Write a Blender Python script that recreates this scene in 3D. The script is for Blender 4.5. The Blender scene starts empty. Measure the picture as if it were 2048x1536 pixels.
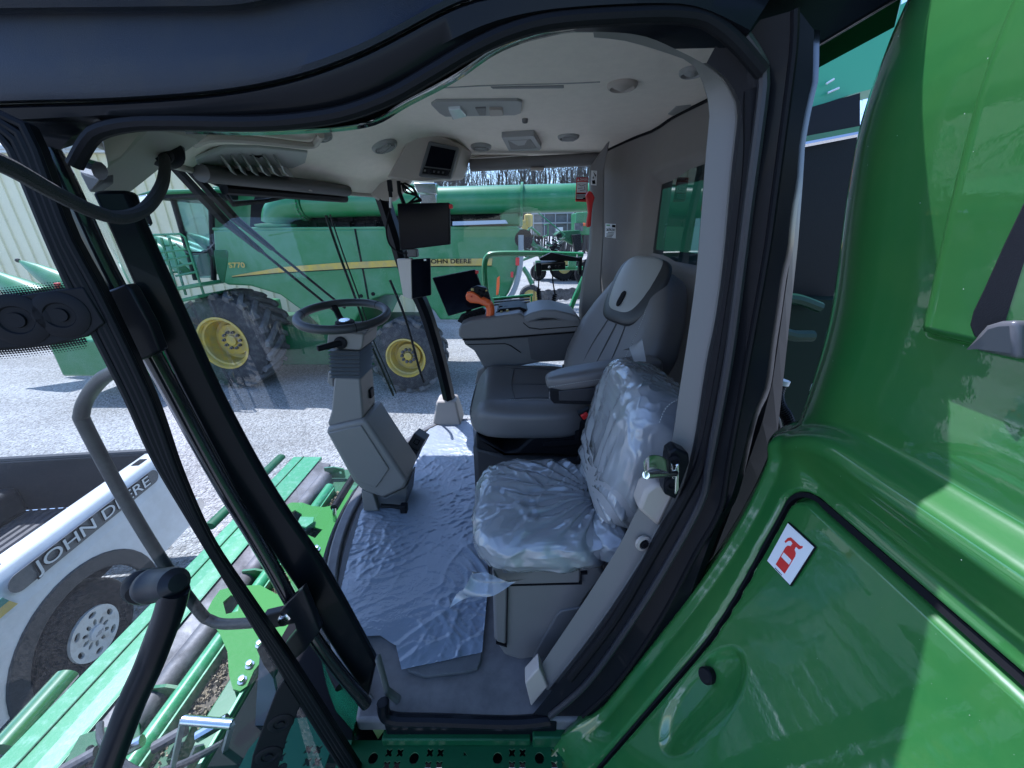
import bpy, bmesh, math, random
from math import radians, sin, cos, pi, sqrt, atan2
from mathutils import Vector, Matrix, Euler
from mathutils.geometry import delaunay_2d_cdt
import mathutils.noise as mnoise

random.seed(7)
SC = bpy.context.scene
COL = SC.collection

# ------------------------------------------------------------------ camera, sky, sun, exposure
EZ = 3.1                       # eye height above the gravel
PITCH = radians(21.5)
cam_d = bpy.data.cameras.new('camera')
cam_d.sensor_width = 36.0
cam_d.lens = 13.52
cam_d.clip_start = 0.02
cam_d.clip_end = 1500.0
cam = bpy.data.objects.new('camera', cam_d)
COL.objects.link(cam)
cam.location = (0, 0, EZ)
cam.rotation_euler = (radians(90) - PITCH, 0, 0)
SC.camera = cam

SUN = Vector((-0.36, 0.315, 0.88)).normalized()     # towards the sun
wd = bpy.data.worlds.new('World')
SC.world = wd
wd.use_nodes = True
wn = wd.node_tree.nodes
sky = wn.new('ShaderNodeTexSky')
sky.sky_type = 'NISHITA'
sky.sun_disc = False
sky.sun_elevation = math.asin(SUN.z)
sky.sun_rotation = atan2(SUN.x, SUN.y)
sky.altitude = 200
sky.air_density = 1.0
sky.dust_density = 0.6
sky.ozone_density = 2.0
bg = wn['Background']
bg.inputs['Strength'].default_value = 0.15
wd.node_tree.links.new(sky.outputs[0], bg.inputs[0])
sd = bpy.data.lights.new('sun', 'SUN')
sd.energy = 3.4
sd.angle = radians(0.5)
sd.color = (1.0, 0.97, 0.92)
sun = bpy.data.objects.new('sun', sd)
COL.objects.link(sun)
sun.location = SUN * 60
sun.rotation_euler = (-SUN).to_track_quat('-Z', 'Y').to_euler()

SC.view_settings.view_transform = 'Standard'
SC.view_settings.look = 'None'
SC.view_settings.exposure = 1.2
SC.view_settings.gamma = 1.0
SC.view_settings.use_white_balance = True
SC.view_settings.white_balance_temperature = 5600
SC.view_settings.white_balance_tint = 16
SC.cycles.use_denoising = True
SC.cycles.max_bounces = 10
SC.cycles.diffuse_bounces = 5
SC.cycles.glossy_bounces = 4
SC.cycles.transmission_bounces = 6
SC.cycles.transparent_max_bounces = 24
SC.cycles.sample_clamp_indirect = 6.0
SC.cycles.caustics_reflective = False
SC.cycles.caustics_refractive = False

# ------------------------------------------------------------------ helpers
FPX = 769.0
CP, SP = cos(PITCH), sin(PITCH)
def ray(u, v):
    a = (u - 1024) / FPX
    b = (768 - v) / FPX
    return Vector((a, CP + b * SP, -SP + b * CP))
def at(u, v, Y=None, X=None, Z=None, P=None):
    """a sight line met with a plane of the place; heights count from eye level"""
    d = ray(u, v)
    if Y is not None: return d * (Y / d.y)
    if X is not None: return d * (X / d.x)
    if Z is not None: return d * (Z / d.z)
    p, n = P
    return d * (p.dot(n) / d.dot(n))
def tr(px, **k):
    return [at(u, v, **k) for u, v in px]
def V(*a): return Vector(a)
def spline(pts, n=6, closed=False):
    out = []
    m = len(pts)
    rng = range(m if closed else m - 1)
    for i in rng:
        if closed:
            p0, p1, p2, p3 = pts[i - 1], pts[i], pts[(i + 1) % m], pts[(i + 2) % m]
        else:
            p0, p1, p2, p3 = pts[max(i - 1, 0)], pts[i], pts[i + 1], pts[min(i + 2, m - 1)]
        for k in range(n):
            t = k / n
            out.append(0.5 * ((2 * p1) + (-p0 + p2) * t + (2 * p0 - 5 * p1 + 4 * p2 - p3) * t * t + (-p0 + 3 * p1 - 3 * p2 + p3) * t ** 3))
    if not closed: out.append(pts[-1].copy())
    return out
def resample(pts, n):
    L = [0]
    for a, b in zip(pts, pts[1:]): L.append(L[-1] + (b - a).length)
    out = []
    j = 0
    for i in range(n):
        s = L[-1] * i / (n - 1)
        while j < len(L) - 2 and L[j + 1] < s: j += 1
        f = (s - L[j]) / max(L[j + 1] - L[j], 1e-9)
        out.append(pts[j].lerp(pts[j + 1], min(max(f, 0), 1)))
    return out
def sstep(a, b, x):
    if a > b: return 1 - sstep(b, a, x)
    t = min(max((x - a) / (b - a), 0), 1)
    return t * t * (3 - 2 * t)
def frame(d):
    d = d.normalized()
    up = V(0, 0, 1) if abs(d.z) < 0.95 else V(1, 0, 0)
    x = d.cross(up).normalized()
    return x, x.cross(d).normalized(), d

class MB:
    def __init__(s): s.v = []; s.f = []
    def add(s, vs, fs):
        o = len(s.v); s.v += [Vector(p) for p in vs]
        s.f += [tuple(i + o for i in f) for f in fs]; return s
    def box(s, c, d, R=None):
        c = Vector(c); x, y, z = d[0] / 2, d[1] / 2, d[2] / 2
        vs = [Vector((i * x, j * y, k * z)) for k in (-1, 1) for j in (-1, 1) for i in (-1, 1)]
        if R is not None: vs = [R @ p for p in vs]
        return s.add([c + p for p in vs], [(0, 2, 3, 1), (4, 5, 7, 6), (0, 1, 5, 4), (2, 6, 7, 3), (0, 4, 6, 2), (1, 3, 7, 5)])
    def prism(s, pts, vec, caps=True):
        n = len(pts); vec = Vector(vec)
        fs = [(i, (i + 1) % n, n + (i + 1) % n, n + i) for i in range(n)]
        if caps: fs += [tuple(range(n))[::-1], tuple(range(n, 2 * n))]
        return s.add(list(pts) + [p + vec for p in pts], fs)
    def strip(s, A, B, vec):
        """solid band between two lines, thick along vec"""
        n = len(A); vec = Vector(vec)
        vs = list(A) + list(B) + [p + vec for p in A] + [p + vec for p in B]
        fs = []
        for i in range(n - 1):
            fs += [(i, i + 1, n + i + 1, n + i), (2 * n + i, 3 * n + i, 3 * n + i + 1, 2 * n + i + 1),
                   (i, 2 * n + i, 2 * n + i + 1, i + 1), (n + i, n + i + 1, 3 * n + i + 1, 3 * n + i)]
        fs += [(0, n, 3 * n, 2 * n), (n - 1, 3 * n - 1, 4 * n - 1, 2 * n - 1)]
        return s.add(vs, fs)
    def rings(s, R, caps=True, closed=True, loop=False):
        n = len(R[0]); vs = [p for r in R for p in r]; fs = []
        m = len(R)
        for k in range(m if loop else m - 1):
            for i in range(n if closed else n - 1):
                j = (i + 1) % n; k2 = (k + 1) % m
                fs.append((k * n + i, k * n + j, k2 * n + j, k2 * n + i))
        if caps and closed and not loop: fs += [tuple(range(n))[::-1], tuple(range((m - 1) * n, m * n))]
        return s.add(vs, fs)
    def tube(s, pts, r, n=8, caps=True, flat=1.0, loop=False, up=None):
        pts = [Vector(p) for p in pts]; R = []
        m = len(pts)
        px = None
        for i, p in enumerate(pts):
            if loop: d = pts[(i + 1) % m] - pts[i - 1]
            else: d = pts[min(i + 1, m - 1)] - pts[max(i - 1, 0)]
            d.normalize()
            if px is None:
                x = d.cross(Vector(up)).normalized() if up is not None else frame(d)[0]
            else:
                x = (px - d * px.dot(d)).normalized()
            px = x; y = x.cross(d)
            rr = r[i] if isinstance(r, (list, tuple)) else r
            R.append([p + x * (rr * cos(2 * pi * k / n)) + y * (rr * flat * sin(2 * pi * k / n)) for k in range(n)])
        return s.rings(R, caps, loop=loop)
    def lathe(s, c, ax, prof, n=32, caps=True):
        c = Vector(c); x, y, d = frame(Vector(ax)); R = []
        for r, h in prof:
            R.append([c + d * h + (x * cos(2 * pi * k / n) + y * sin(2 * pi * k / n)) * max(r, 1e-5) for k in range(n)])
        return s.rings(R, caps)
    def grid(s, fn, nu, nv, keep=None):
        idx = {}
        vs = []; fs = []
        for j in range(nv + 1):
            for i in range(nu + 1):
                idx[i, j] = len(vs); vs.append(fn(i / nu, j / nv))
        for j in range(nv):
            for i in range(nu):
                if keep is None or keep((i + .5) / nu, (j + .5) / nv):
                    fs.append((idx[i, j], idx[i + 1, j], idx[i + 1, j + 1], idx[i, j + 1]))
        return s.add(vs, fs)
    def ball(s, c, r, n=12):
        c = Vector(c); rr = r if isinstance(r, (list, tuple)) else (r, r, r); R = []
        for k in range(n // 2 + 1):
            a = pi * k / (n // 2)
            R.append([c + Vector((rr[0] * max(sin(a), 1e-3) * cos(2 * pi * i / n), rr[1] * max(sin(a), 1e-3) * sin(2 * pi * i / n), -rr[2] * cos(a))) for i in range(n)])
        return s.rings(R)
    def plate(s, outer, holes, o, ex, ey, th):
        """flat plate with cut-outs; 2D outlines mapped to o + x*ex + y*ey, thick along th"""
        loops = [outer] + list(holes); vs = []; es = []
        for L in loops:
            b = len(vs); vs += [Vector(p) for p in L]
            es += [(b + i, b + (i + 1) % len(L)) for i in range(len(L))]
        def inside(p, L):
            c = False; n = len(L)
            for i in range(n):
                x1, y1 = L[i]; x2, y2 = L[(i + 1) % n]
                if (y1 > p[1]) != (y2 > p[1]) and p[0] < (x2 - x1) * (p[1] - y1) / (y2 - y1) + x1: c = not c
            return c
        r = delaunay_2d_cdt(vs, es, [], 0, 1e-6)
        P = r[0]; tris = []
        for f in r[2]:
            c = sum((P[i] for i in f), Vector((0, 0))) / len(f)
            if inside(c, outer) and not any(inside(c, h) for h in holes): tris.append(tuple(f))
        o = Vector(o); ex = Vector(ex); ey = Vector(ey); th = Vector(th)
        n = len(P)
        W = [o + ex * p[0] + ey * p[1] for p in P]
        cnt = {}
        for f in tris:
            for i in range(len(f)):
                e = (f[i], f[(i + 1) % len(f)]); cnt[tuple(sorted(e))] = cnt.get(tuple(sorted(e)), []) + [e]
        fs = [f[::-1] for f in tris] + [tuple(i + n for i in f) for f in tris]
        for k, l in cnt.items():
            if len(l) == 1:
                a, b = l[0]; fs.append((a, b, b + n, a + n))
        return s.add(W + [p + th for p in W], fs)
    def build(s, name, mat, parent=None, smooth=35, bevel=0, seg=2, sub=0, origin=None, label=None):
        off = Vector((0, 0, 0)); q = parent
        while q is not None: off += q.location; q = q.parent
        W = [Vector((p.x, p.y, p.z + EZ)) for p in s.v]
        if parent is None:
            if origin is None:
                xs = [p.x for p in W]; ys = [p.y for p in W]
                off = Vector(((min(xs) + max(xs)) / 2, (min(ys) + max(ys)) / 2, min(p.z for p in W)))
            else: off = Vector((origin[0], origin[1], origin[2] + EZ))
        me = bpy.data.meshes.new(name)
        me.from_pydata([p - off for p in W], [], s.f)
        b = bmesh.new(); b.from_mesh(me)
        bmesh.ops.recalc_face_normals(b, faces=b.faces)
        b.to_mesh(me); b.free()
        if smooth:
            me.shade_smooth()
            me.set_sharp_from_angle(angle=radians(smooth))
        o = bpy.data.objects.new(name, me)
        COL.objects.link(o)
        if parent is None: o.location = off
        else: o.parent = parent
        if isinstance(mat, (list, tuple)):
            for m in mat: me.materials.append(m)
        else: me.materials.append(mat)
        if bevel:
            md = o.modifiers.new('bevel', 'BEVEL'); md.width = bevel; md.segments = seg; md.limit_method = 'ANGLE'; md.angle_limit = radians(35)
        if sub:
            md = o.modifiers.new('sub', 'SUBSURF'); md.levels = sub; md.render_levels = sub
        if label: o['label'] = label
        return o

def tag(o, label, cat, group=None, kind=None):
    o['label'] = label; o['category'] = cat
    if group: o['group'] = group
    if kind: o['kind'] = kind
    return o
def empty(name, loc, label, cat, group=None):
    o = bpy.data.objects.new(name, None); COL.objects.link(o)
    o.location = Vector(loc) + V(0, 0, EZ); o.empty_display_size = 0.2
    return tag(o, label, cat, group)
def struct(o):
    o['kind'] = 'structure'; return o
def piece(src, loc, parent, R=None, name=None):
    """a further copy of a part, sharing its mesh"""
    c = src.copy(); COL.objects.link(c); c.parent = parent; c.location = loc
    if R is not None: c.rotation_euler = R
    return c
def text_mb(txt, o, ex, ey, h, width=None, depth=0.002, bold=0.0, space=1.0):
    """raised lettering, capitals h high, set from o along ex"""
    cu = bpy.data.curves.new('lettering', 'FONT'); cu.body = txt; cu.size = 1.0; cu.offset = bold; cu.space_character = space
    cu.resolution_u = 4
    ob = bpy.data.objects.new('lettering', cu); COL.objects.link(ob)
    bpy.context.view_layer.update()
    me = ob.to_mesh()
    P = [v.co.copy() for v in me.vertices]; Fc = [tuple(p.vertices) for p in me.polygons]
    ob.to_mesh_clear(); bpy.data.objects.remove(ob); bpy.data.curves.remove(cu)
    x0 = min(p.x for p in P); x1 = max(p.x for p in P); y0 = min(p.y for p in P); y1 = max(p.y for p in P)
    sy = h / (y1 - y0); sx = (width / (x1 - x0)) if width else sy
    ex = Vector(ex).normalized(); ey = Vector(ey).normalized(); nrm = ex.cross(ey)
    m = MB()
    m.add([Vector(o) + ex * ((p.x - x0) * sx) + ey * ((p.y - y0) * sy) + nrm * depth for p in P], Fc)
    return m

# ------------------------------------------------------------------ materials
def mat(name, col, rough=0.5, metal=0.0, coat=0.0, bump=0.0, bscale=200.0, var=0.0, vscale=8.0, col2=None, spec=0.5, rvar=0.0, vdetail=6.0, vlo=0.35, vhi=0.65, bdist=0.002):
    m = bpy.data.materials.new(name); m.use_nodes = True
    nt = m.node_tree; N = nt.nodes; L = nt.links
    b = N['Principled BSDF']
    b.inputs['Base Color'].default_value = (*col, 1)
    b.inputs['Roughness'].default_value = rough
    b.inputs['Metallic'].default_value = metal
    b.inputs['Coat Weight'].default_value = coat
    b.inputs['Coat Roughness'].default_value = 0.025
    if coat >= 1: b.inputs['Coat IOR'].default_value = 1.7
    b.inputs['Specular IOR Level'].default_value = spec
    tc = N.new('ShaderNodeTexCoord')
    if var or col2:
        n = N.new('ShaderNodeTexNoise'); n.inputs['Scale'].default_value = vscale; n.inputs['Detail'].default_value = vdetail
        n.inputs['Roughness'].default_value = 0.65
        L.new(tc.outputs['Object'], n.inputs['Vector'])
        mr = N.new('ShaderNodeMapRange'); mr.inputs['From Min'].default_value = vlo; mr.inputs['From Max'].default_value = vhi
        L.new(n.outputs[0], mr.inputs[0])
        mx = N.new('ShaderNodeMix'); mx.data_type = 'RGBA'
        c2 = col2 if col2 else tuple(c * (1 - var) for c in col)
        mx.inputs[6].default_value = (*col, 1); mx.inputs[7].default_value = (*c2, 1)
        L.new(mr.outputs[0], mx.inputs[0]); L.new(mx.outputs[2], b.inputs['Base Color'])
        if rvar:
            mr2 = N.new('ShaderNodeMapRange'); mr2.inputs['To Min'].default_value = rough; mr2.inputs['To Max'].default_value = min(1, rough + rvar)
            L.new(mr.outputs[0], mr2.inputs[0]); L.new(mr2.outputs[0], b.inputs['Roughness'])
    if bump:
        n2 = N.new('ShaderNodeTexNoise'); n2.inputs['Scale'].default_value = bscale; n2.inputs['Detail'].default_value = 3
        L.new(tc.outputs['Object'], n2.inputs['Vector'])
        bp = N.new('ShaderNodeBump'); bp.inputs['Strength'].default_value = bump; bp.inputs['Distance'].default_value = bdist
        L.new(n2.outputs[0], bp.inputs['Height']); L.new(bp.outputs[0], b.inputs['Normal'])
        if coat > .5: L.new(bp.outputs[0], b.inputs['Coat Normal'])
    return m
def glass(name, tint=(0.93, 0.965, 0.955), dust_veil=0.02, ior=1.45, dcol=(0.6, 0.66, 0.7)):
    m = bpy.data.materials.new(name); m.use_nodes = True
    nt = m.node_tree; N = nt.nodes; L = nt.links; N.clear()
    out = N.new('ShaderNodeOutputMaterial')
    t = N.new('ShaderNodeBsdfTransparent'); t.inputs[0].default_value = (*tint, 1)
    g = N.new('ShaderNodeBsdfGlossy'); g.inputs['Roughness'].default_value = 0.01; g.inputs['Color'].default_value = (1, 1, 1, 1)
    d = N.new('ShaderNodeBsdfDiffuse'); d.inputs[0].default_value = (*dcol, 1)  # diffuse film is dust and also imitates veiled reflections
    fr = N.new('ShaderNodeFresnel'); fr.inputs[0].default_value = ior
    geo = N.new('ShaderNodeNewGeometry')
    vs = N.new('ShaderNodeVectorMath'); vs.operation = 'SCALE'
    m1 = N.new('ShaderNodeMixShader'); m2 = N.new('ShaderNodeMixShader')
    # same reflection from either side of the sheet
    bf = N.new('ShaderNodeMath'); bf.operation = 'MULTIPLY_ADD'; bf.inputs[1].default_value = (1 / ior - ior); bf.inputs[2].default_value = ior
    L.new(geo.outputs['Backfacing'], bf.inputs[0]); L.new(bf.outputs[0], fr.inputs[0])
    fm = N.new('ShaderNodeMath'); fm.operation = 'MULTIPLY'; fm.inputs[1].default_value = .75; fm.use_clamp = True
    L.new(fr.outputs[0], fm.inputs[0])
    tc = N.new('ShaderNodeTexCoord'); nz = N.new('ShaderNodeTexNoise'); nz.inputs['Scale'].default_value = 3.0; nz.inputs['Detail'].default_value = 8
    L.new(tc.outputs['Object'], nz.inputs['Vector'])
    mr = N.new('ShaderNodeMapRange'); mr.inputs['From Min'].default_value = .3; mr.inputs['From Max'].default_value = .75; mr.inputs['To Min'].default_value = dust_veil * .3; mr.inputs['To Max'].default_value = dust_veil * 1.8
    L.new(nz.outputs[0], mr.inputs[0])
    L.new(mr.outputs[0], m1.inputs[0]); L.new(t.outputs[0], m1.inputs[1]); L.new(d.outputs[0], m1.inputs[2])
    L.new(fm.outputs[0], m2.inputs[0]); L.new(m1.outputs[0], m2.inputs[1]); L.new(g.outputs[0], m2.inputs[2])
    L.new(m2.outputs[0], out.inputs[0])
    N.remove(vs)
    return m

GREEN = mat('green_paint', (0.020, 0.130, 0.031), 0.35, coat=1.0, spec=.2, col2=(.045, .16, .038), vscale=3.0, bump=0.05, bscale=90, bdist=0.0016)
GREEN_DUSTY = mat('dusty_green_paint', (0.014, 0.165, 0.045), 0.4, coat=0.2, col2=(0.06, 0.21, 0.11), vscale=2.2, vlo=.4, vhi=.8)
GREEN_WORN_SKY = mat('worn_sky_pale_green', (0.035, 0.25, 0.09), 0.35, coat=0.4, col2=(0.15, 0.34, 0.21), vscale=30.0, vlo=.50, vhi=.72, bump=.1, bscale=90)  # pale patches are wear plus sky reflection put into the colour
GREEN_DARK = mat('deck_green_paint', (0.010, 0.10, 0.035), 0.55, spec=.3, coat=0.05, var=.25, vscale=6, bump=.15, bscale=300)
YELLOW = mat('yellow_paint', (0.54, 0.38, 0.04), 0.45, coat=.15, col2=(.36, .29, .10), vscale=6)
BLACKP = mat('black_paint', (0.007, 0.008, 0.011), 0.3, coat=0.06, spec=.10, bump=.03, bscale=300)
BLACKM = mat('black_plastic', (0.008, 0.0085, 0.011), 0.5, spec=.14, bump=.25, bscale=700, bdist=.0008)
FASCIA = mat('grained_black_plastic', (0.018, 0.023, 0.036), 0.5, spec=.28, bump=.5, bscale=900, bdist=.0008, col2=(.028, .030, .036), vscale=9, vlo=.5, vhi=.75)  # bluish base puts sky light on the black plastic into its colour
RUBBER = mat('rubber', (0.006, 0.006, 0.008), 0.55, spec=.16, bump=.15, bscale=400)
TRIM = mat('grey_trim', (0.42, 0.365, 0.32), 0.55, bump=.35, bscale=800, bdist=.0006, var=.06, vscale=3)
LINER = mat('headliner_cloth', (0.82, 0.73, 0.64), 0.85, bump=.6, bscale=900, bdist=.001, var=.06, vscale=30)
DTRIM = mat('dark_grey_trim', (0.155, 0.148, 0.145), 0.5, bump=.35, bscale=800, bdist=.0006, var=.06)
WALLTRIM = mat('rear_wall_trim', (0.215, 0.195, 0.18), 0.7, bump=.3, bscale=700, bdist=.0008, var=.06)
LEATHER = mat('grey_leather', (0.118, 0.113, 0.114), 0.42, bump=.4, bscale=450, bdist=.0008, var=.06, vscale=12)
LEATHER_L = mat('pale_grey_leather', (0.26, 0.265, 0.26), 0.42, bump=.3, bscale=450, bdist=.0006)
STEEL = mat('bare_steel', (0.17, 0.165, 0.17), 0.5, metal=.4, spec=.3, col2=(.10, .095, .095), vscale=7, rvar=.25, bump=.06, bscale=60)
ZINC = mat('zinc_plate', (0.72, 0.72, 0.70), 0.2, metal=1.0)
ORANGE = mat('orange_plastic', (0.75, 0.12, 0.025), 0.35)
RED = mat('red_plastic', (0.55, 0.02, 0.02), 0.4)
WHITE = mat('white_label', (0.78, 0.78, 0.78), 0.4)
WPAINT = mat('white_truck_paint', (0.66, 0.67, 0.68), 0.3, coat=.5, col2=(.56, .56, .55), vscale=4)
SCREEN = mat('dark_screen', (0.004, 0.005, 0.010), 0.15, spec=.08)
INK = mat('black_ink', (0.010, 0.010, 0.012), 0.8, spec=.1)
TYRE = mat('dusty_tyre', (0.030, 0.031, 0.034), 0.8, col2=(.085, .083, .08), vscale=9, vlo=.45, vhi=.75, bump=.4, bscale=60, bdist=.006)
LUG = mat('dusty_lug', (0.13, 0.128, 0.125), 0.85, col2=(.055, .055, .056), vscale=5, vlo=.4, vhi=.7)
GLASS = glass('window_glass', dust_veil=.018)
DOORGLASS = glass('door_glass', tint=(.88, .93, .93), dust_veil=.012)
DGLASS = glass('dark_window_glass', tint=(.2, .32, .32), dust_veil=.02)
# ------------------------------------------------------------------ ground, wood, shed
G = -EZ
def gravel_material():
    m = bpy.data.materials.new('gravel'); m.use_nodes = True
    nt = m.node_tree; N = nt.nodes; L = nt.links; b = N['Principled BSDF']
    b.inputs['Roughness'].default_value = .9
    tc = N.new('ShaderNodeTexCoord')
    vo = N.new('ShaderNodeTexVoronoi'); vo.inputs['Scale'].default_value = 42; vo.inputs['Randomness'].default_value = 1
    L.new(tc.outputs['Object'], vo.inputs['Vector'])
    v2 = N.new('ShaderNodeTexVoronoi'); v2.inputs['Scale'].default_value = 15
    L.new(tc.outputs['Object'], v2.inputs['Vector'])
    n = N.new('ShaderNodeTexNoise'); n.inputs['Scale'].default_value = .35; n.inputs['Detail'].default_value = 9
    L.new(tc.outputs['Object'], n.inputs['Vector'])
    cr = N.new('ShaderNodeValToRGB')
    cr.color_ramp.elements[0].color = (.22, .212, .20, 1); cr.color_ramp.elements[0].position = .1
    cr.color_ramp.elements[1].color = (.54, .53, .505, 1); cr.color_ramp.elements[1].position = .9
    L.new(vo.outputs['Color'], cr.inputs[0])
    mx = N.new('ShaderNodeMix'); mx.data_type = 'RGBA'; mx.blend_type = 'MULTIPLY'; mx.inputs[0].default_value = .7
    c2 = N.new('ShaderNodeValToRGB'); c2.color_ramp.elements[0].position = .36; c2.color_ramp.elements[0].color = (.58, .56, .52, 1); c2.color_ramp.elements[1].position = .58; c2.color_ramp.elements[1].color = (1, 1, 1, 1)
    mp = N.new('ShaderNodeMapping'); mp.inputs['Scale'].default_value = (.12, 1.1, 1)
    L.new(tc.outputs['Object'], mp.inputs[0])
    n3 = N.new('ShaderNodeTexNoise'); n3.inputs['Scale'].default_value = 1.0; n3.inputs['Detail'].default_value = 4; L.new(mp.outputs[0], n3.inputs['Vector'])
    av = N.new('ShaderNodeMath'); av.operation = 'MULTIPLY_ADD'; av.inputs[1].default_value = .5; L.new(n3.outputs[0], av.inputs[0])
    hv = N.new('ShaderNodeMath'); hv.operation = 'MULTIPLY'; hv.inputs[1].default_value = .5; L.new(n.outputs[0], hv.inputs[0]); L.new(hv.outputs[0], av.inputs[2])
    L.new(av.outputs[0], c2.inputs[0]); L.new(cr.outputs[0], mx.inputs[6]); L.new(c2.outputs[0], mx.inputs[7])
    L.new(mx.outputs[2], b.inputs['Base Color'])
    ad = N.new('ShaderNodeMath'); ad.operation = 'ADD'; L.new(vo.outputs['Distance'], ad.inputs[0]); L.new(v2.outputs['Distance'], ad.inputs[1])
    bp = N.new('ShaderNodeBump'); bp.invert = True; bp.inputs['Strength'].default_value = .8; bp.inputs['Distance'].default_value = .035
    L.new(ad.outputs[0], bp.inputs['Height']); L.new(bp.outputs[0], b.inputs['Normal'])
    return m
GRAVEL = gravel_material()
mb = MB(); mb.grid(lambda a, b: V(-400 + 800 * a, -300 + 900 * b, G), 8, 8)
gr = mb.build('ground', GRAVEL, smooth=0); struct(gr)
gr['label'] = 'pale crushed stone yard surface with machine shadows'

# weeds in the gravel by the pickup
mb = MB()
rw = random.Random(3)
for cx, cy, n in ((-2.35, 2.95, 70), (-2.2, 2.6, 45), (-2.5, 3.3, 30), (-1.9, 2.2, 30)):
    for i in range(n):
        x = cx + rw.gauss(0, .16); y = cy + rw.gauss(0, .16); a = rw.random() * 6.3; h = rw.uniform(.02, .07)
        d = V(cos(a), sin(a), 0) * .006; l = V(cos(a + 1.5), sin(a + 1.5), 0) * rw.uniform(.01, .05)
        mb.add([V(x, y, G) - d, V(x, y, G) + d, V(x, y, G + h) + l], [(0, 1, 2)])
o = mb.build('grass', mat('weed_green', (.10, .14, .03), .7), smooth=0); o['kind'] = 'stuff'; o['label'] = 'sparse short weeds growing in the gravel beside the pickup'

# bare spring wood
BARK = mat('bare_bark', (.09, .085, .08), .95, spec=.1)
LEAF = mat('spring_leaf', (.16, .20, .06), .8)
def wood():
    tw = MB(); lf = MB(); r = random.Random(11)
    for i in range(900):
        x = r.uniform(-70, 75); y = r.uniform(62, 92); h = r.uniform(16, 24)
        if x < -22: y += 10
        base = V(x, y, G)
        lean = V(r.gauss(0, .05), r.gauss(0, .05), 1)
        def limb(p, d, L, rad, depth):
            q = p + d * L
            x_, y_, _ = frame(d)
            k = 4
            R = [[p + (x_ * cos(2 * pi * j / k) + y_ * sin(2 * pi * j / k)) * rad for j in range(k)], [q + (x_ * cos(2 * pi * j / k) + y_ * sin(2 * pi * j / k)) * rad * .45 for j in range(k)]]
            tw.rings(R, caps=False)
            if depth == 0:
                if r.random() < .42:
                    for _ in range(3):
                        c = q + V(r.gauss(0, .5), r.gauss(0, .5), r.gauss(0, .5)); s = r.uniform(.08, .2)
                        a = V(r.gauss(0, 1), r.gauss(0, 1), r.gauss(0, 1)).normalized() * s; bb = V(r.gauss(0, 1), r.gauss(0, 1), r.gauss(0, 1)).normalized() * s
                        lf.add([c, c + a, c + bb], [(0, 1, 2)])
                return
            for _ in range(6):
                f = r.uniform(.3, 1.0)
                nd = (d + V(r.gauss(0, .45), r.gauss(0, .45), r.uniform(0, .45))).normalized()
                limb(p + d * (L * f), nd, L * r.uniform(.35, .55), rad * (1 - f * .5) * .5, depth - 1)
        limb(base, lean.normalized(), h * .62, r.uniform(.10, .18), 2)
    for i in range(1600):
        c = V(r.uniform(-70, 75), r.uniform(60, 80), G + r.uniform(0, 6.5)); s = r.uniform(.2, .5)
        a = V(r.gauss(0, 1), r.gauss(0, 1), r.gauss(0, 1)).normalized() * s; bb = V(r.gauss(0, 1), r.gauss(0, 1), r.gauss(0, 1)).normalized() * s
        lf.add([c, c + a, c + bb], [(0, 1, 2)])
    o = tw.build('woods', BARK, smooth=0); o['kind'] = 'stuff'; o['label'] = 'bare spring wood behind the yard'
    lf.build('leaves', LEAF, o, smooth=0)['kind'] = 'stuff'
wood()

# metal shed: every siding panel is a part
SIDING = mat('cream_siding', (.78, .72, .48), .5, var=.07, vscale=1.2)
shed = empty('metal_shed', (-15, 15, G), 'cream ribbed metal shed behind the parked combine', 'shed')
SY = 14.0
pw = .42
mb = MB()
mb.add([V(0, 0, 0), V(pw - .045, 0, 0), V(pw - .035, -.055, 0), V(pw - .010, -.055, 0), V(pw, 0, 0), V(0, 0, 5.45), V(pw - .045, 0, 5.45), V(pw - .035, -.055, 5.45), V(pw - .010, -.055, 5.45), V(pw, 0, 5.45),
        V(0, .04, 0), V(pw, .04, 0), V(pw, .04, 5.45), V(0, .04, 5.45)],
       [(0, 1, 6, 5), (1, 2, 7, 6), (2, 3, 8, 7), (3, 4, 9, 8), (10, 13, 12, 11)])
src = None
x = -27.0; k = 0
while x < -3.6:
    if src is None:
        m2 = MB(); m2.v = [p + V(x, SY, G) for p in mb.v]; m2.f = mb.f
        src = m2.build('siding_panel', SIDING, shed, smooth=0); x0 = x
    else: piece(src, (x - x0, 0, 0), shed)
    x += pw
MB().box((-15.3, SY - .05, G + 5.5), (23.6, .35, .16)).build('eave_trim', WPAINT, shed, smooth=0)
MB().prism([V(-27.3, SY - .3, G + 5.6), V(-27.3, SY + 6, G + 7.6), V(-27.3, SY + 6, G + 7.5), V(-27.3, SY - .3, G + 5.5)], (24, 0, 0)).build('roof', mat('roof_sheet', (.5, .52, .5), .5), shed, smooth=0)
MB().box((-3.65, SY + 3, G + 2.75), (.1, 5.9, 5.5)).build('side_wall', SIDING, shed, smooth=0)
# ------------------------------------------------------------------ the combine parked beyond
bn = V(.062, 1, 0).normalized(); bp0 = V(-2.16, 7.4, 0)
def BP(off=0.0): return (bp0 + bn * off, bn)
bx = V(1, -.062, 0).normalized()
def bt(px, off=0.0): return [at(u, v, P=BP(off)) for u, v in px]
c2 = empty('combine_harvester', (-3.6, 8.8, G), 'dusty green combine with yellow stripe parked across the gravel, seen through the windscreen', 'combine')
GD = GREEN_DUSTY
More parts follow.
